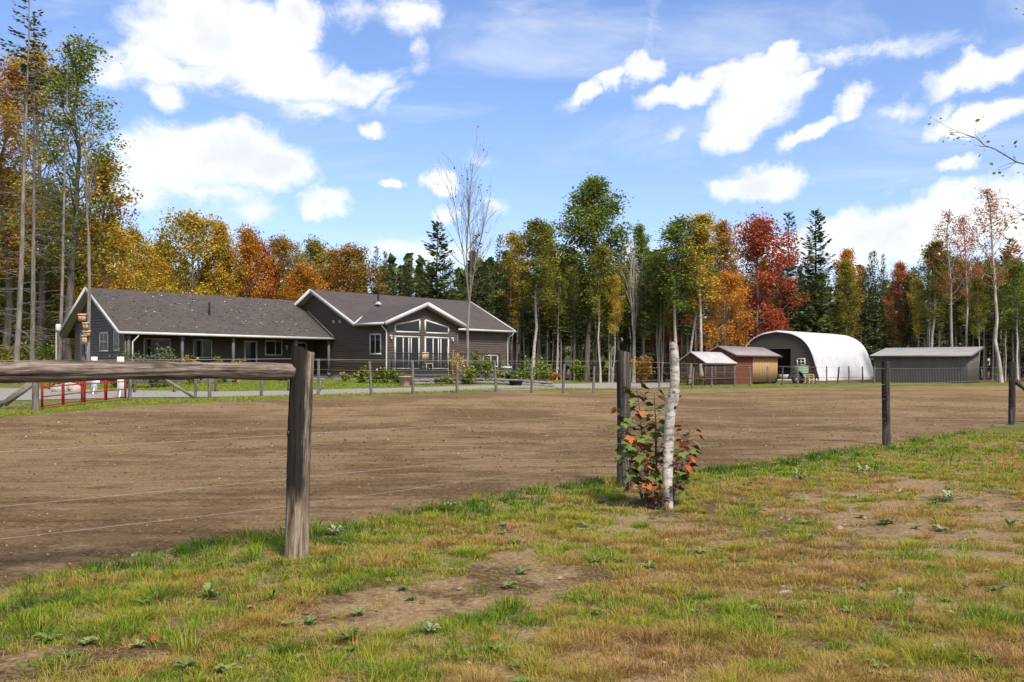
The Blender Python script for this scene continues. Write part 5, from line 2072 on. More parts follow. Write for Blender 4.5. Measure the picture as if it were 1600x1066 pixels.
def adirondack(base, rz, label, mat='red_chair'):
    o = thing('garden_chair', base, label, 'chair', rz=rz)
    for i in range(5):
        g = Geo()
        x = -.24 + i * .12
        g.bar((x, .28, .32), (x + (x * .1), .62, 1.12 - abs(i - 2) * .04), .10, .022, up=(0, -.9, .4))
        g.obj('back_slat', M[mat], o)
    for i in range(4):
        g = Geo()
        y = -.26 + i * .14
        g.box(-.30, .30, y, y + .12, .40 - i * .03, .42 - i * .03)
        g.obj('seat_slat', M[mat], o)
    for s in (-1, 1):
        g = Geo()
        g.box(s * .33 - .05, s * .33 + .05, -.34, .34, .60, .625)
        g.obj('arm', M[mat], o)
        g = Geo()
        g.box(s * .33 - .012, s * .33 + .012, -.30, -.2, 0, .598)
        g.obj('leg', M[mat], o)
        g = Geo()
        g.bar((s * .30, -.25, .36), (s * .30, .62, .05), .025, .10)
        g.obj('leg', M[mat], o)
    return o


adirondack(at(112, 44.5), 2.3, 'faded red wooden garden chair nearest the grill')
adirondack(at(101, 46.5), 1.2, 'faded red wooden garden chair farther from the gable wall')
TB = at(138, 47)
for i, (px, py, w_, h_, lab) in enumerate([(128.5, 497, .34, .28, 'wooden nest box with pale lid, highest on the trunk'), (134, 510, .24, .26, 'wooden nest box just below the highest one'),
                                           (136, 522, .30, .20, 'wide wooden nest box with sloping lid in the middle of the trunk'), (132.5, 532, .22, .40, 'tall narrow wooden nest box, lowest on the trunk')]):
    q = at(px, 46.75, py)
    o = thing('nest_box', (q.x, q.y, q.z - h_ / 2), lab, 'nest box', rz=.25)
    g = Geo()
    g.box(-w_ / 2, w_ / 2, -.12, .12, 0, h_)
    g.obj('box', M['box_wood'], o)
    g = Geo()
    g.hexa([(-w_ / 2 - .03, -.17, h_ + .002), (w_ / 2 + .03, -.17, h_ + .002), (w_ / 2 + .03, .13, h_ + .06), (-w_ / 2 - .03, .13, h_ + .06),
            (-w_ / 2 - .03, -.17, h_ + .03), (w_ / 2 + .03, -.17, h_ + .03), (w_ / 2 + .03, .13, h_ + .09), (-w_ / 2 - .03, .13, h_ + .09)])
    g.obj('lid', M['pallet'], o)
    g = Geo()
    an = np.arange(10) / 10 * 6.283
    g.face([(.03 * math.cos(a), -.122, h_ * .6 + .03 * math.sin(a)) for a in an])
    g.obj('entrance_hole', M['black'], o)
p = at(132.5, 47.1)
g = Geo()
g.box(-.22, .02, -.04, .04, -.2, 2.75)
o = g.obj('nest_box_post', M['deckgrey'], loc=p)
tag(o, 'dark grey board post carrying the nest boxes', 'post')

# ------------------------------------------------ porch and garden
def pot(base, r, h, label, mat='terracotta', name='plant_pot', cat='pot'):
    g = Geo()
    g.lathe([(r * .68, 0), (r * .95, h * .86), (r * 1.05, h * .87), (r * 1.05, h), (r * .9, h), (r * .86, h * .88), (0, h * .86)], 16)
    o = g.obj(name, M[mat], smooth=False, loc=base)
    return tag(o, label, cat)


def on_lawn(px, d):
    p = at(px, d)
    return p


# shrubs before the porch
bush(205, 46.2, 1.0, 2.3, 900, .10, 'leaf_shrub', 'grey green shrub before the left end of the porch')
bush(240, 46.4, 1.1, 2.4, 1000, .10, 'leaf_shrub', 'grey green shrub in the middle before the porch')
bush(256, 47.2, .8, 2.7, 650, .10, 'leaf_shrub', 'tallest grey green shrub right of the porch shrubs')
bush(180, 46.5, .7, 1.5, 450, .10, 'leaf_dry', 'brown twiggy shrub under the gable windows')
bush(296, 49.5, .45, 1.6, 420, .12, 'leaf_yellow', 'yellowing potted plant by the first porch post')
bush(343, 50.5, .45, 1.7, 420, .12, 'leaf_lime', 'leafy lime plant left of the second porch post')
bush(352, 51, .5, 1.2, 420, .11, 'leaf_green', 'dark green low plant by the second porch post')
bush(368, 51.2, .5, 1.55, 420, .12, 'leaf_yellow', 'yellow green plant right of the second porch post')
bush(437, 53.5, .3, .9, 160, .14, 'leaf_lime', 'pale lime potted plant under the porch window')
bush(448, 53.8, .3, .95, 160, .14, 'leaf_lime', 'pale lime plant beside the one under the porch window')
# porch chairs
for px, d, lab in ((313, 51, 'grey wooden porch chair between the yellowing plant and the lime plant'), (262, 50, 'grey porch chair behind the tallest shrub')):
    q = at(px, d)
    adirondack((q.x, q.y, q.z + .12), AX, lab, 'old_plank')
# bed before the right wing
for i, (px, d, r, h, leaf, lab) in enumerate([
    (566, 51.5, .55, .95, 'leaf_lime', 'lime leaved plant at the side wall foundation'), (585, 51, .5, .7, 'leaf_green', 'green clump left of the downspout'),
    (601, 50.8, .6, .9, 'leaf_lime', 'light green broad leaved clump beside the downspout'), (620, 50.5, .6, .85, 'leaf_green', 'green fern like clump before the deck'),
    (540, 53, .4, .6, 'leaf_olive', 'small olive plant at the porch corner'),
    (634, 48.3, .36, .55, 'leaf_rust', 'rusty red flowers filling the round clay pot'),
    (690, 50, .9, .4, 'leaf_green', 'low green ground plant before the deck'), (713, 50.2, .35, 2.3, 'leaf_yellow', 'tall yellowing climber on canes beside the bare tree'),
    (733, 50, .6, 1.0, 'leaf_lime', 'bright lime hosta right of the bare tree'), (745, 51.5, .5, 1.9, 'leaf_lime', 'tall lime bush with yellow top before the small window'),
    (760, 51, .55, 1.7, 'leaf_lime', 'lime bush left of the white pot'), (778, 52, .5, .8, 'leaf_green', 'green clump at the white pot'),
    (800, 52, .6, .7, 'leaf_lime', 'light green clump before the house corner'), (818, 52, .8, 1.2, 'leaf_lime', 'yellow green bush at the house corner'),
    (838, 53, 1.0, 1.9, 'leaf_green', 'rounded green bush beyond the house corner'), (850, 53.5, .8, 1.6, 'leaf_lime', 'leafy bush at the end of the garden bed'),
    (790, 53.4, .35, 1.5, 'leaf_lime', 'pale leaved plant rising from the white pot'),
]):
    bush(px, d, r, h, 420 if r > .4 else 260, .13, leaf, lab, 'garden_plant', cat='plant')
q = at(633, 48.3)
pot((q.x, q.y, q.z), .36, .5, 'round clay pot with rusty flowers on the lawn edge')
q = at(791, 52.8)
pot((q.x, q.y, q.z + .45), .30, .48, 'white planter pot on the bed near the house corner', 'white_paint')
q = at(806, 50.5)
pot((q.x, q.y, q.z), .42, .28, 'low black planter tub at the driveway edge', 'rubber')
# canes
ct = thing('bamboo_canes', at(709, 50.2), 'leaning tan garden canes left of the bare tree', 'canes')
for i, (x, t) in enumerate(((-.25, -.1), (-.08, .05), (.1, .12), (.22, .3))):
    g = Geo()
    g.tube([(x, 0, -.05), (x + t, .05, 2.0 - i * .15)], .014, 5)
    g.obj('cane', M['pallet'], ct)
# wooden chair backs on the deck
q = hl(16.55, -5.75, .55)
o = thing('deck_chair', q, 'light wooden high backed chair between the sliding doors', 'chair', rz=AX)
g = Geo()
g.box(-.28, .28, -.03, .0, .62, 1.12)
g.obj('backrest', M['pallet'], o)
g = Geo()
g.box(-.28, .28, -.42, -.035, .40, .45)
g.obj('seat', M['pallet'], o)
g = Geo()
g.box(-.26, .26, -.028, -.004, .08, .36)
g.obj('back_panel', M['pallet'], o)
for (x, y) in ((-.25, -.38), (.25, -.38)):
    g = Geo()
    g.box(x - .02, x + .02, y - .02, y + .02, 0, .398)
    g.obj('leg', M['pallet'], o)
# stone edging of the bed
se = thing('stone_edging', at(640, 48.8), 'low edging of grey field stones along the garden bed', 'edging')
base = np.array(se.location)
pts_px = np.linspace(645, 862, 78)
rs_ = random.Random(8)
for i, px in enumerate(pts_px):
    d = np.interp(px, [645, 862], [49.2, 52.2])
    for lay in range(2):
        p = at(px + rs_.uniform(-.8, .8), d + lay * .12)
        s = rs_.uniform(.10, .16)
        o = link('stone', GSTONES[rs_.randrange(4)], se, (p.x - base[0], p.y - base[1], p.z - base[2] + .06 + lay * .16))
        o.scale = (s * 1.25, s * 1.1, s)
        o.rotation_euler = (0, 0, rs_.uniform(0, 6))
g = Geo()                                      # soil of the bed
bx = np.linspace(645, 862, 40)
A_ = np.array([np.array(at(px, float(np.interp(px, [645, 862], [49.45, 52.5])))) for px in bx])
B_ = np.array([np.array(at(px, float(np.interp(px, [645, 862], [53.5, 60])))) for px in bx])
A_[:, 2] += .26
B_[:, 2] += .2
g.add(np.concatenate([A_, B_]), [[i, i + 1, 40 + i + 1, 40 + i] for i in range(39)])
tag(g.obj('garden_bed', M['soil']), 'dark soil garden bed before the right wing', 'bed', kind='structure')

# ------------------------------------------------ by the hut: trailer, pallets, green crates
p = at(1236, 76)
o = thing('utility_trailer', p, 'small grey trailer with black wheel arch before the open bay', 'trailer', rz=AX * .4)
g = Geo()
g.box(-1.1, 1.0, -.5, .5, .35, .75)
g.obj('body', M['grey_roof'], o)
g = Geo()
an = np.linspace(0.1, math.pi - .1, 12)
for i in range(11):
    a, b = an[i], an[i + 1]
    g.hexa([(math.cos(t) * r_, y, .35 + math.sin(t) * r_) for y in (-.85, -.52) for (t, r_) in ((a, .62), (b, .62), (b, .70), (a, .70))])
g.obj('fender', M['rubber'], o)
g = Geo()
g.lathe([(.12, -.1), (.33, -.11), (.38, -.06), (.38, .06), (.33, .11), (.12, .1)], 18)
wv = g.obj('wheel', M['rubber'], o, loc=(0, -.68, .36))
wv.rotation_euler = (R(90), 0, 0)
g = Geo()
g.lathe([(0, -.06), (.14, -.07), (.20, -.09), (.2, .09), (0, .06)], 14)
g.obj('rim', M['grey_roof'], wv)
g = Geo()
g.bar((-1.1, 0, .4), (-2.0, 0, .42), .08, .08)
g.obj('drawbar', M['black'], o)
p = at(1260, 76.5)
for k_ in range(5):
    o = thing('pallet', (p.x, p.y, p.z + k_ * .155), 'bare wooden pallet in the stack before the steel hut, %s' % ('lowest of the stack', 'second from the ground', 'middle of the stack', 'second from the top', 'topmost of the stack')[k_], 'pallet', 'stacked pallets', .2 + .05 * (k_ % 2))
    for i in range(5):
        g = Geo()
        g.box(-.42, .42, -.5 + i * .225, -.4 + i * .225, .115, .135)
        g.obj('slat', M['pallet'], o)
    for x in (-.38, 0, .38):
        g = Geo()
        g.box(x - .04, x + .04, -.5, .5, .02, .112)
        g.obj('runner', M['pallet'], o)
p = at(1251, 77.8)
for k_ in range(3):
    o = thing('plastic_crate', (p.x, p.y, p.z + .82 + k_ * .21), 'pale green plastic crate %s' % ('at the bottom of the green stack', 'in the middle of the green stack', 'on top of the green stack')[k_], 'crate', 'green crates', .3)
    g = Geo()
    g.box(-.52, .52, -.33, .33, 0, .16)
    g.obj('tray', M['green_plastic'], o)
    g = Geo()
    g.box(-.56, .56, -.36, .36, .161, .20)
    g.obj('rim', M['green_plastic'], o)
g = Geo()
g.box(-.55, .55, -.36, .36, 0, .81)
g.box(-.6, .6, -.4, .4, .812, .818)
o = g.obj('storage_bin', M['old_plank'], loc=p)
tag(o, 'old plank bin under the green crates', 'bin')

# ================================================================== birch stump and maple sapling
bp_ = at(1043, 9.42)
bp_.z = float(ground_z(bp_.x, bp_.y))
st = thing('birch_stump', bp_, 'white birch trunk sawn off at head height beside the dark post', 'stump')
g = Geo()
rng = np.random.RandomState(17)
Zs = np.linspace(-.15, 1.66, 44)
an = np.arange(20) / 20 * 2 * np.pi
V = []
for z in Zs:
    cx_ = np.interp(z, [-.2, 0, .5, .95, 1.12, 1.3, 1.66], [0, 0, .005, .028, .06, .075, .062])
    r = np.interp(z, [-.2, 0, .1, .9, 1.12, 1.25, 1.66], [.07, .06, .053, .049, .058, .049, .047])
    rr = r * (1 + .04 * np.sin(2 * an + z * 3) + .02 * np.sin(5 * an - z * 8) + rng.normal(0, .012, 20))
    V.append(np.stack([cx_ + rr * np.cos(an), .01 * math.sin(z * 3) + rr * np.sin(an), np.full(20, z)], 1))
V = np.array(V)
V[-1, :, 2] += .025 * np.cos(an + 2.6) + rng.normal(0, .006, 20)
ii = np.arange(43)[:, None] * 20
jj = np.arange(20)[None]
kk = (jj + 1) % 20
g.add(V.reshape(-1, 3), np.stack([ii + jj, ii + kk, ii + 20 + kk, ii + 20 + jj], -1).reshape(-1, 4))
g.obj('trunk', M['birch'], st, smooth=True)
g = Geo()
c = V[-1].mean(0)
g.add(np.vstack([V[-1] + np.array([0, 0, .001]), c]), [[a, (a + 1) % 20, 20] for a in range(20)])
g.obj('cut_face', M['cut_wood'], st)
for z, a in ((1.13, -.3), (1.02, -1.0), (.62, 3.4), (.47, -.2), (.22, 3.0)):
    g = Geo()
    r = .057
    cx_ = np.interp(z, [0, .5, .95, 1.12, 1.3], [0, .005, .028, .06, .075])
    g.tube([(cx_ + math.cos(a) * r * .8, math.sin(a) * r * .8, z), (cx_ + math.cos(a) * (r + .022), math.sin(a) * (r + .022), z + .008)], [.018, .012], 7)
    g.obj('branch_stub', M['bark_dark'], st)


def maple_leaf_mesh(name='leaf'):
    R_ = [(0, .0), (.16, -.08), (.34, -.20), (.36, .0), (.62, .04), (.46, .18), (.66, .42), (.40, .38), (.32, .52), (.18, .44), (.22, .72), (.09, .70), (0, 1.0)]
    out = [(x, y) for x, y in R_] + [(-x, y) for x, y in R_[-2:0:-1]]
    g = Geo()
    V = [(x, y, .10 * abs(x) - .12 * (y - .35) ** 2) for x, y in out] + [(0, .32, -.02)]
    n = len(out)
    g.add(V, [[i, (i + 1) % n, n] for i in range(n)])
    return g.mesh(name, M['leaf_green'])


def mat_solid_leaf(name, a, b):
    m = mat_noise(name, a, b, 9, .7, .0, spec=.12)
    return m


LM = {'green': mat_solid_leaf('sapling_leaf_green', (.06, .09, .02), (.115, .145, .03)), 'lightgreen': mat_solid_leaf('sapling_leaf_light', (.085, .125, .03), (.15, .18, .045)),
      'orange': mat_solid_leaf('sapling_leaf_orange', (.27, .07, .02), (.38, .13, .03)), 'red': mat_solid_leaf('sapling_leaf_red', (.22, .035, .02), (.33, .07, .035)),
      'brown': mat_solid_leaf('sapling_leaf_brown', (.05, .025, .018), (.11, .055, .035)), 'tan': mat_solid_leaf('sapling_leaf_tan', (.22, .15, .08), (.36, .26, .15))}
MAPLE = maple_leaf_mesh()
sap = thing('maple_sapling', bp_ + Vector((-.13, .12, 0)), 'young maple sprouts with green, orange and red leaves round the birch stump', 'sapling')
rs_ = random.Random(21)
stems = []
SPEC = [(-.02, .10, -.14, 1.22, 8), (-.08, 0, -.20, .95, 7), (-.05, -.08, -.16, .75, 5), (.06, .18, -.02, 1.15, 6), (.16, -.02, .20, .78, 6), (.17, .12, .22, .66, 5),
        (.0, .2, .06, .85, 5), (.2, .2, .18, .55, 4), (-.08, -.05, -.22, .62, 5), (.16, -.1, .12, .42, 4)]
g = Geo()
LV = []
for (x0, y0, dx, h, nlv) in SPEC:
    P = [np.array([x0 + .04 * rs_.uniform(-1, 1), y0, -.03])]
    for t in (.3, .6, .85, 1.0):
        P.append(np.array([x0 + dx * t + rs_.uniform(-.025, .025), y0 + rs_.uniform(-.05, .05), h * t]))
    g.tube(P, [.011, .009, .007, .005, .003], 6, cap=False)
    nlv = int(nlv * 2.6)
    for i in range(nlv):
        t = 1 - i / nlv * .8
        q = np.array([np.interp(t, [0, .3, .6, .85, 1], [p_[c_] for p_ in P]) for c_ in range(3)])
        a = i * 2.4 + rs_.uniform(-.5, .5)
        for s in (0, math.pi):
            l = rs_.uniform(.06, .12)
            e_ = q + np.array([math.cos(a + s) * l, math.sin(a + s) * l, rs_.uniform(.0, .05)])
            g.tube([q, e_], [.0025, .0018], 4, cap=False)
            LV.append((e_, a + s, h * t, x0 + dx * t))
g.obj('stems', M['bark_dark'], sap)
for (e_, a, hh, xx) in LV:
    if hh > .85 and rs_.random() < .25:
        c_ = 'brown'
    elif hh < .35:
        c_ = rs_.choice(['orange', 'red', 'brown', 'tan', 'green', 'green', 'brown'])
    elif xx > .25:
        c_ = rs_.choice(['orange', 'lightgreen', 'green', 'green', 'red', 'brown'])
    else:
        c_ = rs_.choice(['green', 'green', 'green', 'green', 'lightgreen', 'lightgreen', 'orange', 'green', 'brown', 'green'])
    o = link('leaf', MAPLE, sap, e_, LM[c_])
    s = rs_.uniform(.07, .12)
    o.scale = (s, s, s)
    o.rotation_euler = (R(rs_.uniform(-55, -5)), R(rs_.uniform(-30, 30)), a - math.pi / 2)
bush(0, 0, .28, .28, 130, .055, 'leaf_dry', 'dry brown weeds round the foot of the birch stump', 'weed_clump', cat='plant', base=(bp_.x - .06, bp_.y - .12, bp_.z))

# ================================================================== tree at the right whose bough hangs into view
ot = thing('overhanging_tree', (14.2, 17.5, 0), 'sparse tree right of the frame with a fine bough reaching over the fence', 'tree')
wd, cr = Geo(), Geo()
rng = np.random.RandomState(33)
wd.tube([(0, 0, -.2), (.1, .1, 3), (-.05, .1, 6), (.1, 0, 9), (.2, .1, 12)], [.2, .17, .13, .08, .02], 10, cap=False)
boughs = [((0, .1, 4.6), (-2.2, .2, 5.1), (-4.0, .4, 5.25), (-5.45, .5, 6.0)), ((0, .1, 3.6), (-1.8, .5, 3.9), (-3.2, .8, 4.25), (-4.05, .9, 4.5)),
          ((.05, .1, 7), (-1.8, 0, 7.8), (-3.2, -.2, 8.0), (-4.15, -.3, 7.9)), ((.1, 0, 5), (1.6, .6, 6.2), (2.8, .8, 7), (3.6, 1, 7.6)),
          ((0, 0, 6.5), (.4, 1.6, 7.6), (.6, 2.8, 8.6), (.7, 3.6, 9.2)), ((0, 0, 7.5), (.3, -1.5, 8.6), (.5, -2.6, 9.4), (.6, -3.2, 10)),
          ((.1, 0, 9), (-1, .3, 10.2), (-1.6, .4, 11), (-2, .5, 11.8))]
C = []
for b in boughs:
    b = np.array(b, float)
    tt = np.linspace(0, 3, 22)
    P = np.stack([np.interp(tt, [0, 1, 2, 3], b[:, c_]) for c_ in range(3)], 1) + rng.normal(0, .025, (22, 3))
    P[0] = b[0]
    wd.tube(P, np.linspace(.045, .006, 22), 5, cap=False)
    for k_ in range(26):
        i = rng.randint(7, 22)
        dd = (P[-1] - P[0]) / np.linalg.norm(P[-1] - P[0]) + rng.normal(0, .5, 3)
        e_ = P[i] + dd * rng.uniform(.2, .6)
        wd.tube([P[i], (P[i] + e_) / 2 + rng.normal(0, .03, 3), e_], [.006, .005, .003], 3, cap=False)
        for m_ in range(3):
            C.append(e_ + rng.normal(0, .09, 3))
C = np.array(C)
leaf_quads(cr, C, .075, rng, rng.rand(len(C)))
wd.obj('trunk', M['bark_grey'], ot)
cr.obj('crown', M['leaf_olive'], ot, attr=True)

# ================================================================== grass, weeds, litter
M['grass'] = mat_leaf('grass_blades', [(0.0, (.044, .10, .007)), (0.16, (.12, .21, .012)), (0.36, (.25, .305, .024)), (0.52, (.315, .25, .045)),
                                       (0.70, (.34, .205, .055)), (0.86, (.43, .30, .115)), (1.0, (.22, .105, .038))], .35, .55, 0.0)


def blades(g, bx, by, h, wdt, lean_az, lean, rnd_):
    """bent tapering blades, three faces each"""
    n = len(bx)
    bz = ground_z(bx, by) - .006
    B = np.stack([bx, by, bz], 1)
    D = np.stack([np.cos(lean_az), np.sin(lean_az), np.zeros(n)], 1)
    fa = lean_az + np.pi / 2 + np.random.RandomState(1).normal(0, .7, n)
    S = np.stack([np.cos(fa), np.sin(fa), np.zeros(n)], 1) * (wdt / 2)[:, None]
    up = np.array([0, 0, 1.0])
    m = B + up * (h * .55)[:, None] + D * (h * lean * .35)[:, None]
    t = B + up * (h * (1 - .30 * np.minimum(lean, 1.6)))[:, None] + D * (h * lean)[:, None]
    V = np.stack([B - S, B + S, m + S * .75, m - S * .75, t], 1).reshape(-1, 3)
    i = np.arange(n)[:, None] * 5
    A = np.repeat(rnd_, 5)
    g.V.append(V)
    g.A.append(A)
    g.F4.append(i + np.array([[0, 1, 2, 3]]) + g.n)
    g.F3.append(i + np.array([[3, 2, 4]]) + g.n)
    g.n += n * 5


rng = np.random.RandomState(99)


def sample_area(n, dmin, dmax, power):
    """ground points in front of the fence line, thinner with distance, wider than the view"""
    d = (rng.rand(n) * (dmax ** power - dmin ** power) + dmin ** power) ** (1 / power)
    u = rng.uniform(-.68, .68, n)
    return d * u, d


def bare_mask(x, y):
    """0 where the soil is bare"""
    a = fbm(x * .55 + 3.1, y * .55 + 8.7, 3)
    b = fbm(x * 2.8 + 11, y * 2.8 + 2, 3)
    m = .5 * a + .5 * b
    spot = lambda cx, cy, r: np.exp(-(((x - cx) ** 2 + ((y - cy) * 1.0) ** 2) / r ** 2))
    m = m - .36 * spot(-.45, 5.75, .62) - .3 * spot(-1.0, 5.25, .45) - .34 * spot(-2.2, 4.5, .5) - .26 * spot(.25, 6.3, .4) - .14 * spot(3.3, 8.3, .7) - .14 * spot(5.2, 10.2, .8)
    return m + .03 + .07 * np.clip((x - .2) / .8, 0, 1) * np.clip((7 - y) / 1.5, 0, 1)


def dryness(x, y):
    """0 green .. 1 straw: greener by the fence line and to the left, tan towards the lower right"""
    e = np.maximum(near_y(x) - y, 0)
    side = np.clip((x + 1.4) / 2.4, -.6, 1)
    base = .45 + .20 * side * np.clip(e / 2.2, 0, 1)
    base = base + .30 * (sst(fbm(x * 1.3 + 40, y * 1.3 + 9, 3), .34, .66) - .5) + .34 * (sst(fbm(x * 4.6, y * 4.6 + 31, 2), .3, .7) - .5)
    return base - .05 - .28 * np.exp(-e / 1.7) - .12 * np.clip((y - 8) / 5, 0, 1)


g = Geo()
# tufts
tx, ty = sample_area(29000, 3.4, 20, 1.25)
e = near_y(tx) - ty + .10 * rng.normal(size=len(tx))
bm = bare_mask(tx, ty)
keep = (e > -.12) & (rng.rand(len(tx)) < sst(bm, .355, .45) * .96 + .04)
tx, ty, bm = tx[keep], ty[keep], bm[keep]
dr = dryness(tx, ty) + rng.normal(0, .13, len(tx))
nt = len(tx)
edge_near = np.exp(-np.maximum(near_y(tx) - ty, 0) / 1.2)
hgt = np.clip(rng.gamma(3.6, .0118, nt) * (1.0 + .35 * edge_near) * (1.25 - .55 * np.clip(dr, 0, 1)), .02, .16)
rad = rng.uniform(.03, .085, nt) * (1 + hgt * 3)
big = rng.rand(nt) < .045
hgt[big] *= 1.45
rad[big] *= 1.4
dist = ty
per = np.clip((30 * (6 / np.maximum(dist, 4.5)) ** .9), 9, 34).astype(int)
per[big] = (per[big] * 1.9).astype(int)
ti = np.repeat(np.arange(nt), per)
n = len(ti)
a = rng.rand(n) * 6.283
r = np.sqrt(rng.rand(n)) * rad[ti]
bx_, by_ = tx[ti] + np.cos(a) * r, ty[ti] + np.sin(a) * r
hh = hgt[ti] * rng.uniform(.55, 1.15, n)
ww = (.0030 + .0016 * rng.rand(n)) * np.clip(ty[ti] / 5.5, 1, 2.6)
la = a + rng.normal(0, .7, n)
ln = np.clip(.15 + 1.25 * r / rad[ti] * rng.uniform(.4, 1, n) + rng.normal(0, .15, n), .02, 1.9)
hh = hh * (1.1 - .35 * (r / rad[ti]) ** 2)
rv = np.clip(dr[ti] + rng.normal(0, .07, n) + .14 * (rng.rand(n) < .14), 0, 1)
blades(g, bx_, by_, hh, ww, la, ln, rv)
ntuft = n
# low fescue hummocks, thickest where the turf is dry
hx, hy = sample_area(2900, 3.4, 14, 1.3)
e = near_y(hx) - hy
hd = dryness(hx, hy)
keep = (e > .25) & (rng.rand(len(hx)) < sst(bare_mask(hx, hy), .345, .44) * np.clip(.25 + 1.6 * (hd - .3), .12, 1))
hx, hy, hd = hx[keep], hy[keep], hd[keep]
nh = len(hx)
hr = rng.uniform(.06, .15, nh)
hn = np.clip(185 * (5.5 / np.maximum(hy, 4.5)) ** .8, 60, 200).astype(int)
ti = np.repeat(np.arange(nh), hn)
n = len(ti)
a = rng.rand(n) * 6.283
r = np.sqrt(rng.rand(n)) * hr[ti]
hh = (.035 + .05 * rng.rand(nh))[ti] * rng.uniform(.7, 1.2, n)
blades(g, hx[ti] + np.cos(a) * r, hy[ti] + np.sin(a) * r, hh, (.0022 + .001 * rng.rand(n)) * np.clip(hy[ti] / 5.5, 1, 2.4), a + rng.normal(0, .5, n),
       np.clip(.1 + 1.3 * r / hr[ti] + rng.normal(0, .2, n), 0, 1.8), np.clip(hd[ti] + (rng.normal(.04, .10, nh))[ti] + rng.normal(0, .08, n), 0, 1))
nhum = n
# short carpet between them
cx_, cy_ = sample_area(240000, 3.4, 22, 1.15)
e = near_y(cx_) - cy_
keep = (e > -.06) & (rng.rand(len(cx_)) < .06 + .94 * sst(bare_mask(cx_, cy_), .355, .45))
cx_, cy_ = cx_[keep], cy_[keep]
n = len(cx_)
blades(g, cx_, cy_, rng.uniform(.010, .034, n), (.0035 + .002 * rng.rand(n)) * np.clip(cy_ / 5.5, 1, 2.8), rng.rand(n) * 6.283, rng.uniform(.2, 1.4, n),
       np.clip(dryness(cx_, cy_) + .10 + rng.normal(0, .13, n), 0, 1))
# straggling blades past the edge into the dirt
sx = rng.uniform(-7, 14, 2600)
sy = near_y(sx) + np.abs(rng.normal(0, .22, 2600))
blades(g, sx, sy, rng.uniform(.02, .06, 2600), np.full(2600, .006), rng.rand(2600) * 6.283, rng.uniform(.2, 1.2, 2600), np.clip(rng.normal(.32, .12, 2600), 0, 1))
tag(g.obj('grass', M['grass'], attr=True), 'patchy short grass, green by the fence and straw coloured lower right', 'grass', kind='stuff')

# turf edge beyond the paddock
g = Geo()
n = 42000
q = rng.randint(0, len(fbx), n)
off0 = np.abs(rng.normal(0, 1.0, n))
ux, uy = fbx[q] + rng.normal(0, .12, n), fby[q]
d2 = np.hypot(ux, uy)
ux, uy = ux * (1 + off0 / d2), uy * (1 + off0 / d2)
k_ = (uy > 18) & (uy < 75)
ux, uy = ux[k_], uy[k_]
n = len(ux)
blades(g, ux, uy, rng.uniform(.03, .10, n), rng.uniform(.018, .03, n) * np.clip(uy / 35, .8, 1.6), rng.rand(n) * 6.283, rng.uniform(.2, 1.0, n), np.clip(rng.normal(.36, .12, n) + .10 * (ux > 5), 0, 1))
# lawn before the porch
lx, ly = rng.uniform(-24, -3, 34000), rng.uniform(36, 53, 34000)
uu = lx / ly
dn_ = np.interp(uu, dfx / dfy, dfy)
k_ = (ly > dn_ + .15) & (uu > -.55)
lx, ly = lx[k_], ly[k_]
n = len(lx)
blades(g, lx, ly, rng.uniform(.03, .08, n), rng.uniform(.025, .04, n), rng.rand(n) * 6.283, rng.uniform(.2, 1.0, n), np.clip(rng.normal(.30, .09, n), 0, 1))
tag(g.obj('lawn_grass', M['grass'], attr=True), 'green lawn grass along the driveway and before the porch', 'grass', kind='stuff')

# clods and pebbles of the paddock
octV = np.array([(1, 0, 0), (-1, 0, 0), (0, 1, 0), (0, -1, 0), (0, 0, .7), (0, 0, -.7)], float)
octF = np.array([(0, 2, 4), (2, 1, 4), (1, 3, 4), (3, 0, 4), (2, 0, 5), (1, 2, 5), (3, 1, 5), (0, 3, 5)])


def pebbles(n, dmin, dmax, smin, smax, mat, name, label, cat, inside=True, power=1.1):
    d = (rng.rand(n) * (dmax ** power - dmin ** power) + dmin ** power) ** (1 / power)
    x = d * rng.uniform(-.66, .66, n)
    e = d - near_y(x)
    k_ = (e > .02) if inside else (e < .0)
    x, d = x[k_], d[k_]
    m = len(x)
    s = (smin + (smax - smin) * rng.rand(m) ** 3) * np.clip(d / 10, 1, 1.9)
    V = octV[None] * s[:, None, None] * rng.uniform(.6, 1.3, (m, 6, 1))
    a = rng.rand(m) * 6.283
    c, s_ = np.cos(a)[:, None], np.sin(a)[:, None]
    vx, vy = V[..., 0] * c - V[..., 1] * s_, V[..., 0] * s_ + V[..., 1] * c
    z = (terrain(x, d) + .018 + .03 * np.clip((26 - d) / 14, 0, 1)) if inside else ground_z(x, d)
    V = np.stack([vx + x[:, None], vy + d[:, None], V[..., 2] + z[:, None] + s[:, None] * .15], -1)
    g = Geo()
    g.add(V.reshape(-1, 3), (octF[None] + np.arange(m)[:, None, None] * 6).reshape(-1, 3), np.repeat(rng.rand(m), 6))
    return tag(g.obj(name, mat, attr=True), label, cat, kind='stuff')


M['clod'] = mat_leaf('soil_clod', L3((.10, .062, .032), (.17, .108, .058), (.27, .18, .10)), .0, .95, 0)
M['fleck'] = mat_leaf('pale_fleck', L3((.30, .23, .16), (.45, .37, .28), (.60, .54, .45)), .0, .9, 0)
pebbles(22000, 5.5, 44, .004, .017, M['clod'], 'soil_clods', 'loose brown clods strewn over the paddock', 'soil')
pebbles(1100, 6.5, 36, .003, .012, M['fleck'], 'pebbles', 'pale pebbles and wood flecks strewn over the paddock', 'pebbles', power=1.5)
pebbles(2200, 3.6, 9, .003, .010, M['clod'], 'soil_crumbs', 'small soil crumbs on the bare patches between the grass', 'soil', inside=False)

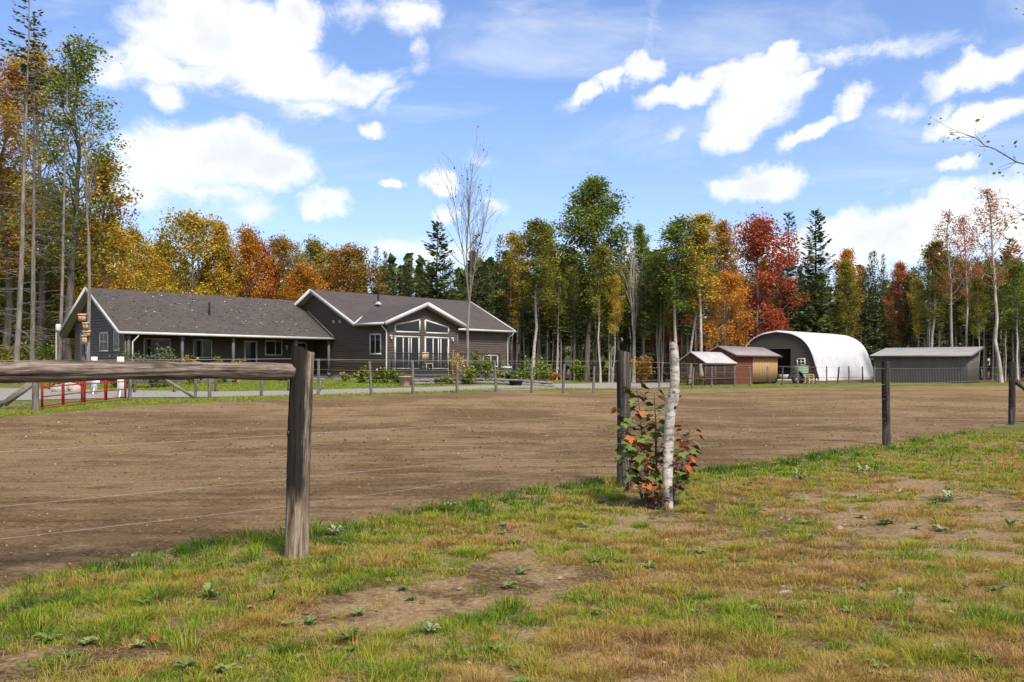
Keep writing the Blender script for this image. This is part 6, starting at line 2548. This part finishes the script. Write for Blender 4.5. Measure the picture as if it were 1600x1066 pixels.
# fallen leaves
g = Geo()
n = 420
x, d = sample_area(n, 3.8, 16, 1.3)
k_ = near_y(x) - d > .1
x, d = x[k_], d[k_]
leaf_quads(g, np.stack([x, d, ground_z(x, d) + .018], 1), .035, rng, rng.rand(len(x)), up=1.2)
M['litter'] = mat_leaf('leaf_litter', [(0, (.13, .07, .035)), (.5, (.27, .17, .10)), (.8, (.38, .28, .18)), (1, (.30, .05, .04))], .1, .8, 0)
tag(g.obj('fallen_leaves', M['litter'], attr=True), 'small dry tan and red leaves lying in the foreground grass', 'leaves', kind='stuff')
rs_ = random.Random(31)
for i, (px, py, c_, lab) in enumerate([(243, 1008, 'red', 'dark red fallen leaf beside the bare soil patch'), (1220, 968, 'red', 'crimson fallen leaf on the straw coloured grass'),
                                       (1112, 800, 'red', 'orange red fallen leaf right of the birch stump'), (1225, 925, 'tan', 'pale curled leaf on the straw coloured grass'),
                                       (197, 972, 'tan', 'pale tan fallen leaf left of the bright green tufts'), (775, 1010, 'orange', 'orange tinted leaf among the olive tufts'),
                                       (1490, 965, 'tan', 'tan fallen leaf toward the right corner'), (1090, 790, 'brown', 'brown curled leaf at the birch foot')]):
    x, d = hit(px, py)
    o = link('maple_leaf', MAPLE, None, (x, d, float(ground_z(x, d)) + .035), LM[c_])
    o.scale = (.036,) * 3
    o.rotation_euler = (R(rs_.uniform(-20, 20)), R(rs_.uniform(-20, 20)), rs_.uniform(0, 6))
    tag(o, lab, 'leaf')


# broad-leaved weeds: rosettes
def rosette(seed, nlf, L_, wd_, rise):
    rng = np.random.RandomState(seed)
    g = Geo()
    for i in range(nlf):
        a = i * 2.4 + rng.normal(0, .25)
        l = L_ * rng.uniform(.6, 1.1)
        w0 = wd_ * rng.uniform(.75, 1.15)
        rz = rise * rng.uniform(.5, 1.2)
        c, s = math.cos(a), math.sin(a)
        pts = []
        for t, wf in ((0, .12), (.3, .6), (.6, 1.0), (.85, .7), (1, .05)):
            r = l * t
            z = rz * math.sin(min(t, 1) * 2.2) * l + .012
            pts.append([(c * r - s * w0 * wf, s * r + c * w0 * wf, z + .10 * w0 * wf), (c * r, s * r, z - .004), (c * r + s * w0 * wf, s * r - c * w0 * wf, z + .10 * w0 * wf)])
        P = np.array(pts).reshape(-1, 3)
        F = []
        for k in range(4):
            b = k * 3
            F += [[b, b + 1, b + 4, b + 3], [b + 1, b + 2, b + 5, b + 4]]
        g.add(P, F, .3 + .5 * rng.rand())
    return g


M['weed'] = mat_leaf('weed_leaf', L3((.08, .13, .03), (.15, .20, .05), (.26, .28, .10)), .25, .5, .5)
M['weed_pale'] = mat_leaf('weed_leaf_pale', L3((.17, .21, .10), (.26, .29, .15), (.36, .37, .21)), .2, .7, .4)
M['weed_dark'] = mat_leaf('weed_leaf_dark', L3((.05, .085, .015), (.085, .13, .022), (.13, .18, .03)), .2, .5, .3)
RO = [rosette(i, 9 + i, .10, .022, .5) for i in range(3)]
ROM = [r.mesh('foliage', M['weed'], True, True) for r in RO]
tall = rosette(9, 7, .16, .036, 1.1).mesh('foliage', M['weed'], True, True)
mull = rosette(12, 16, .16, .022, .8).mesh('foliage', M['weed_pale'], True, True)
WEEDS = [(520, 838, mull, 'weed_pale', 1.3, 'pale woolly mullein rosette right of the stained post'), (700, 800, tall, 'weed', 1.1, 'upright light green dock sprout at the dirt edge'),
         (328, 938, tall, 'weed', 1.1, 'pale green broad leaved weed before the stained post'), (630, 925, ROM[1], 'weed_dark', 1.1, 'dark green rosette on the bare soil patch'),
         (545, 1003, ROM[2], 'weed_dark', 1.6, 'long leaved green rosette below the bare soil patch'), (470, 945, ROM[0], 'weed_dark', 1.2, 'dark green weed at the edge of the bare soil'),
         (425, 940, tall, 'weed_dark', .7, 'dark upright weed left of the bare soil'), (670, 990, mull, 'weed_pale', .9, 'grey green woolly rosette among the bright tufts'),
         (775, 1018, ROM[0], 'weed', 1.0, 'round leaved weed among the olive tufts'), (1250, 752, mull, 'weed_pale', 1.7, 'pale rosette, first of the cluster right of the birch'),
         (1350, 742, mull, 'weed_pale', 1.9, 'large pale rosette in the middle of the far cluster'), (1335, 778, ROM[2], 'weed_pale', 1.7, 'pale flat rosette beside the worn soil'),
         (1405, 770, ROM[1], 'weed_pale', 1.8, 'pale star shaped rosette on the worn soil'), (1485, 785, mull, 'weed_pale', 1.8, 'pale rosette in the greener strip'),
         (1470, 830, ROM[2], 'weed_pale', 1.6, 'sprawling pale rosette below the greener strip'), (1578, 828, tall, 'weed', 1.2, 'light green broad leaved weed at the right edge of the grass'),
         (1410, 940, tall, 'weed', .8, 'small bright green weed in the straw coloured grass'), (1455, 890, ROM[0], 'weed_dark', 1.4, 'dark green creeping weed in the straw coloured grass'),
         (1255, 868, ROM[1], 'weed_dark', 1.1, 'dark rosette below the pale stones'), (1370, 1048, ROM[2], 'weed', 1.2, 'yellow green weed near the lowest yellow tuft'),
         (1100, 805, ROM[1], 'weed_dark', 1.3, 'dark green leaves right of the birch foot'), (1130, 880, ROM[0], 'weed', 1.0, 'light weed in the middle of the grass')]
for (px, py, me, mt, s, lab) in WEEDS:
    x, d = hit(px, py)
    o = thing('weed', (x, d, float(ground_z(x, d))), lab, 'weed', 'broad leaved weeds in the grass', rs_.uniform(0, 6))
    c_ = link('foliage', me, o, None, M[mt])
    c_.scale = (s * .48,) * 3
g = Geo()
n = 420
x, d = sample_area(n, 3.8, 19, 1.5)
k_ = (near_y(x) - d > .02)
for xx, dd in zip(x[k_], d[k_]):
    me = RO[rng.randint(3)]
    V = np.concatenate(me.V) * rng.uniform(.35, .8)
    a = rng.rand() * 6.283
    V = V @ np.array([[math.cos(a), math.sin(a), 0], [-math.sin(a), math.cos(a), 0], [0, 0, 1]])
    V += np.array([xx, dd, float(ground_z(xx, dd))])
    g.add(V, np.concatenate([f for f in me.F4]), .2 + .6 * rng.rand())
tag(g.obj('ground_cover', M['weed'], attr=True, smooth=True), 'small clover and plantain leaves spread through the grass', 'ground cover', kind='stuff')

for i, (px, py, s, lab) in enumerate([(1228, 926, .04, 'pale flat stone in the straw coloured grass'), (1312, 825, .05, 'tan stone on the worn soil right of the birch'),
                                      (1360, 945, .045, 'small pink stone toward the right corner'), (1470, 1012, .05, 'flat pale stone near the lower right corner'),
                                      (293, 944, .03, 'small grey stone left of the pale weed'), (362, 1048, .035, 'white stone by the lowest green tuft'), (243, 782, .05, 'white stone lying on the paddock dirt'),
                                      (213, 868, .05, 'grey stone at the dirt edge left of the post'), (188, 800, .05, 'brown stone on the paddock below the wires')]):
    x, d = hit(px, py)
    o = link('field_stone', STONES[i % 3], None, (x, d, float(ground_z(x, d)) + s * .08))
    o.scale = (s * 1.3, s, s * .45)
    o.rotation_euler = (0, 0, i * 1.1)
    tag(o, lab, 'stone')
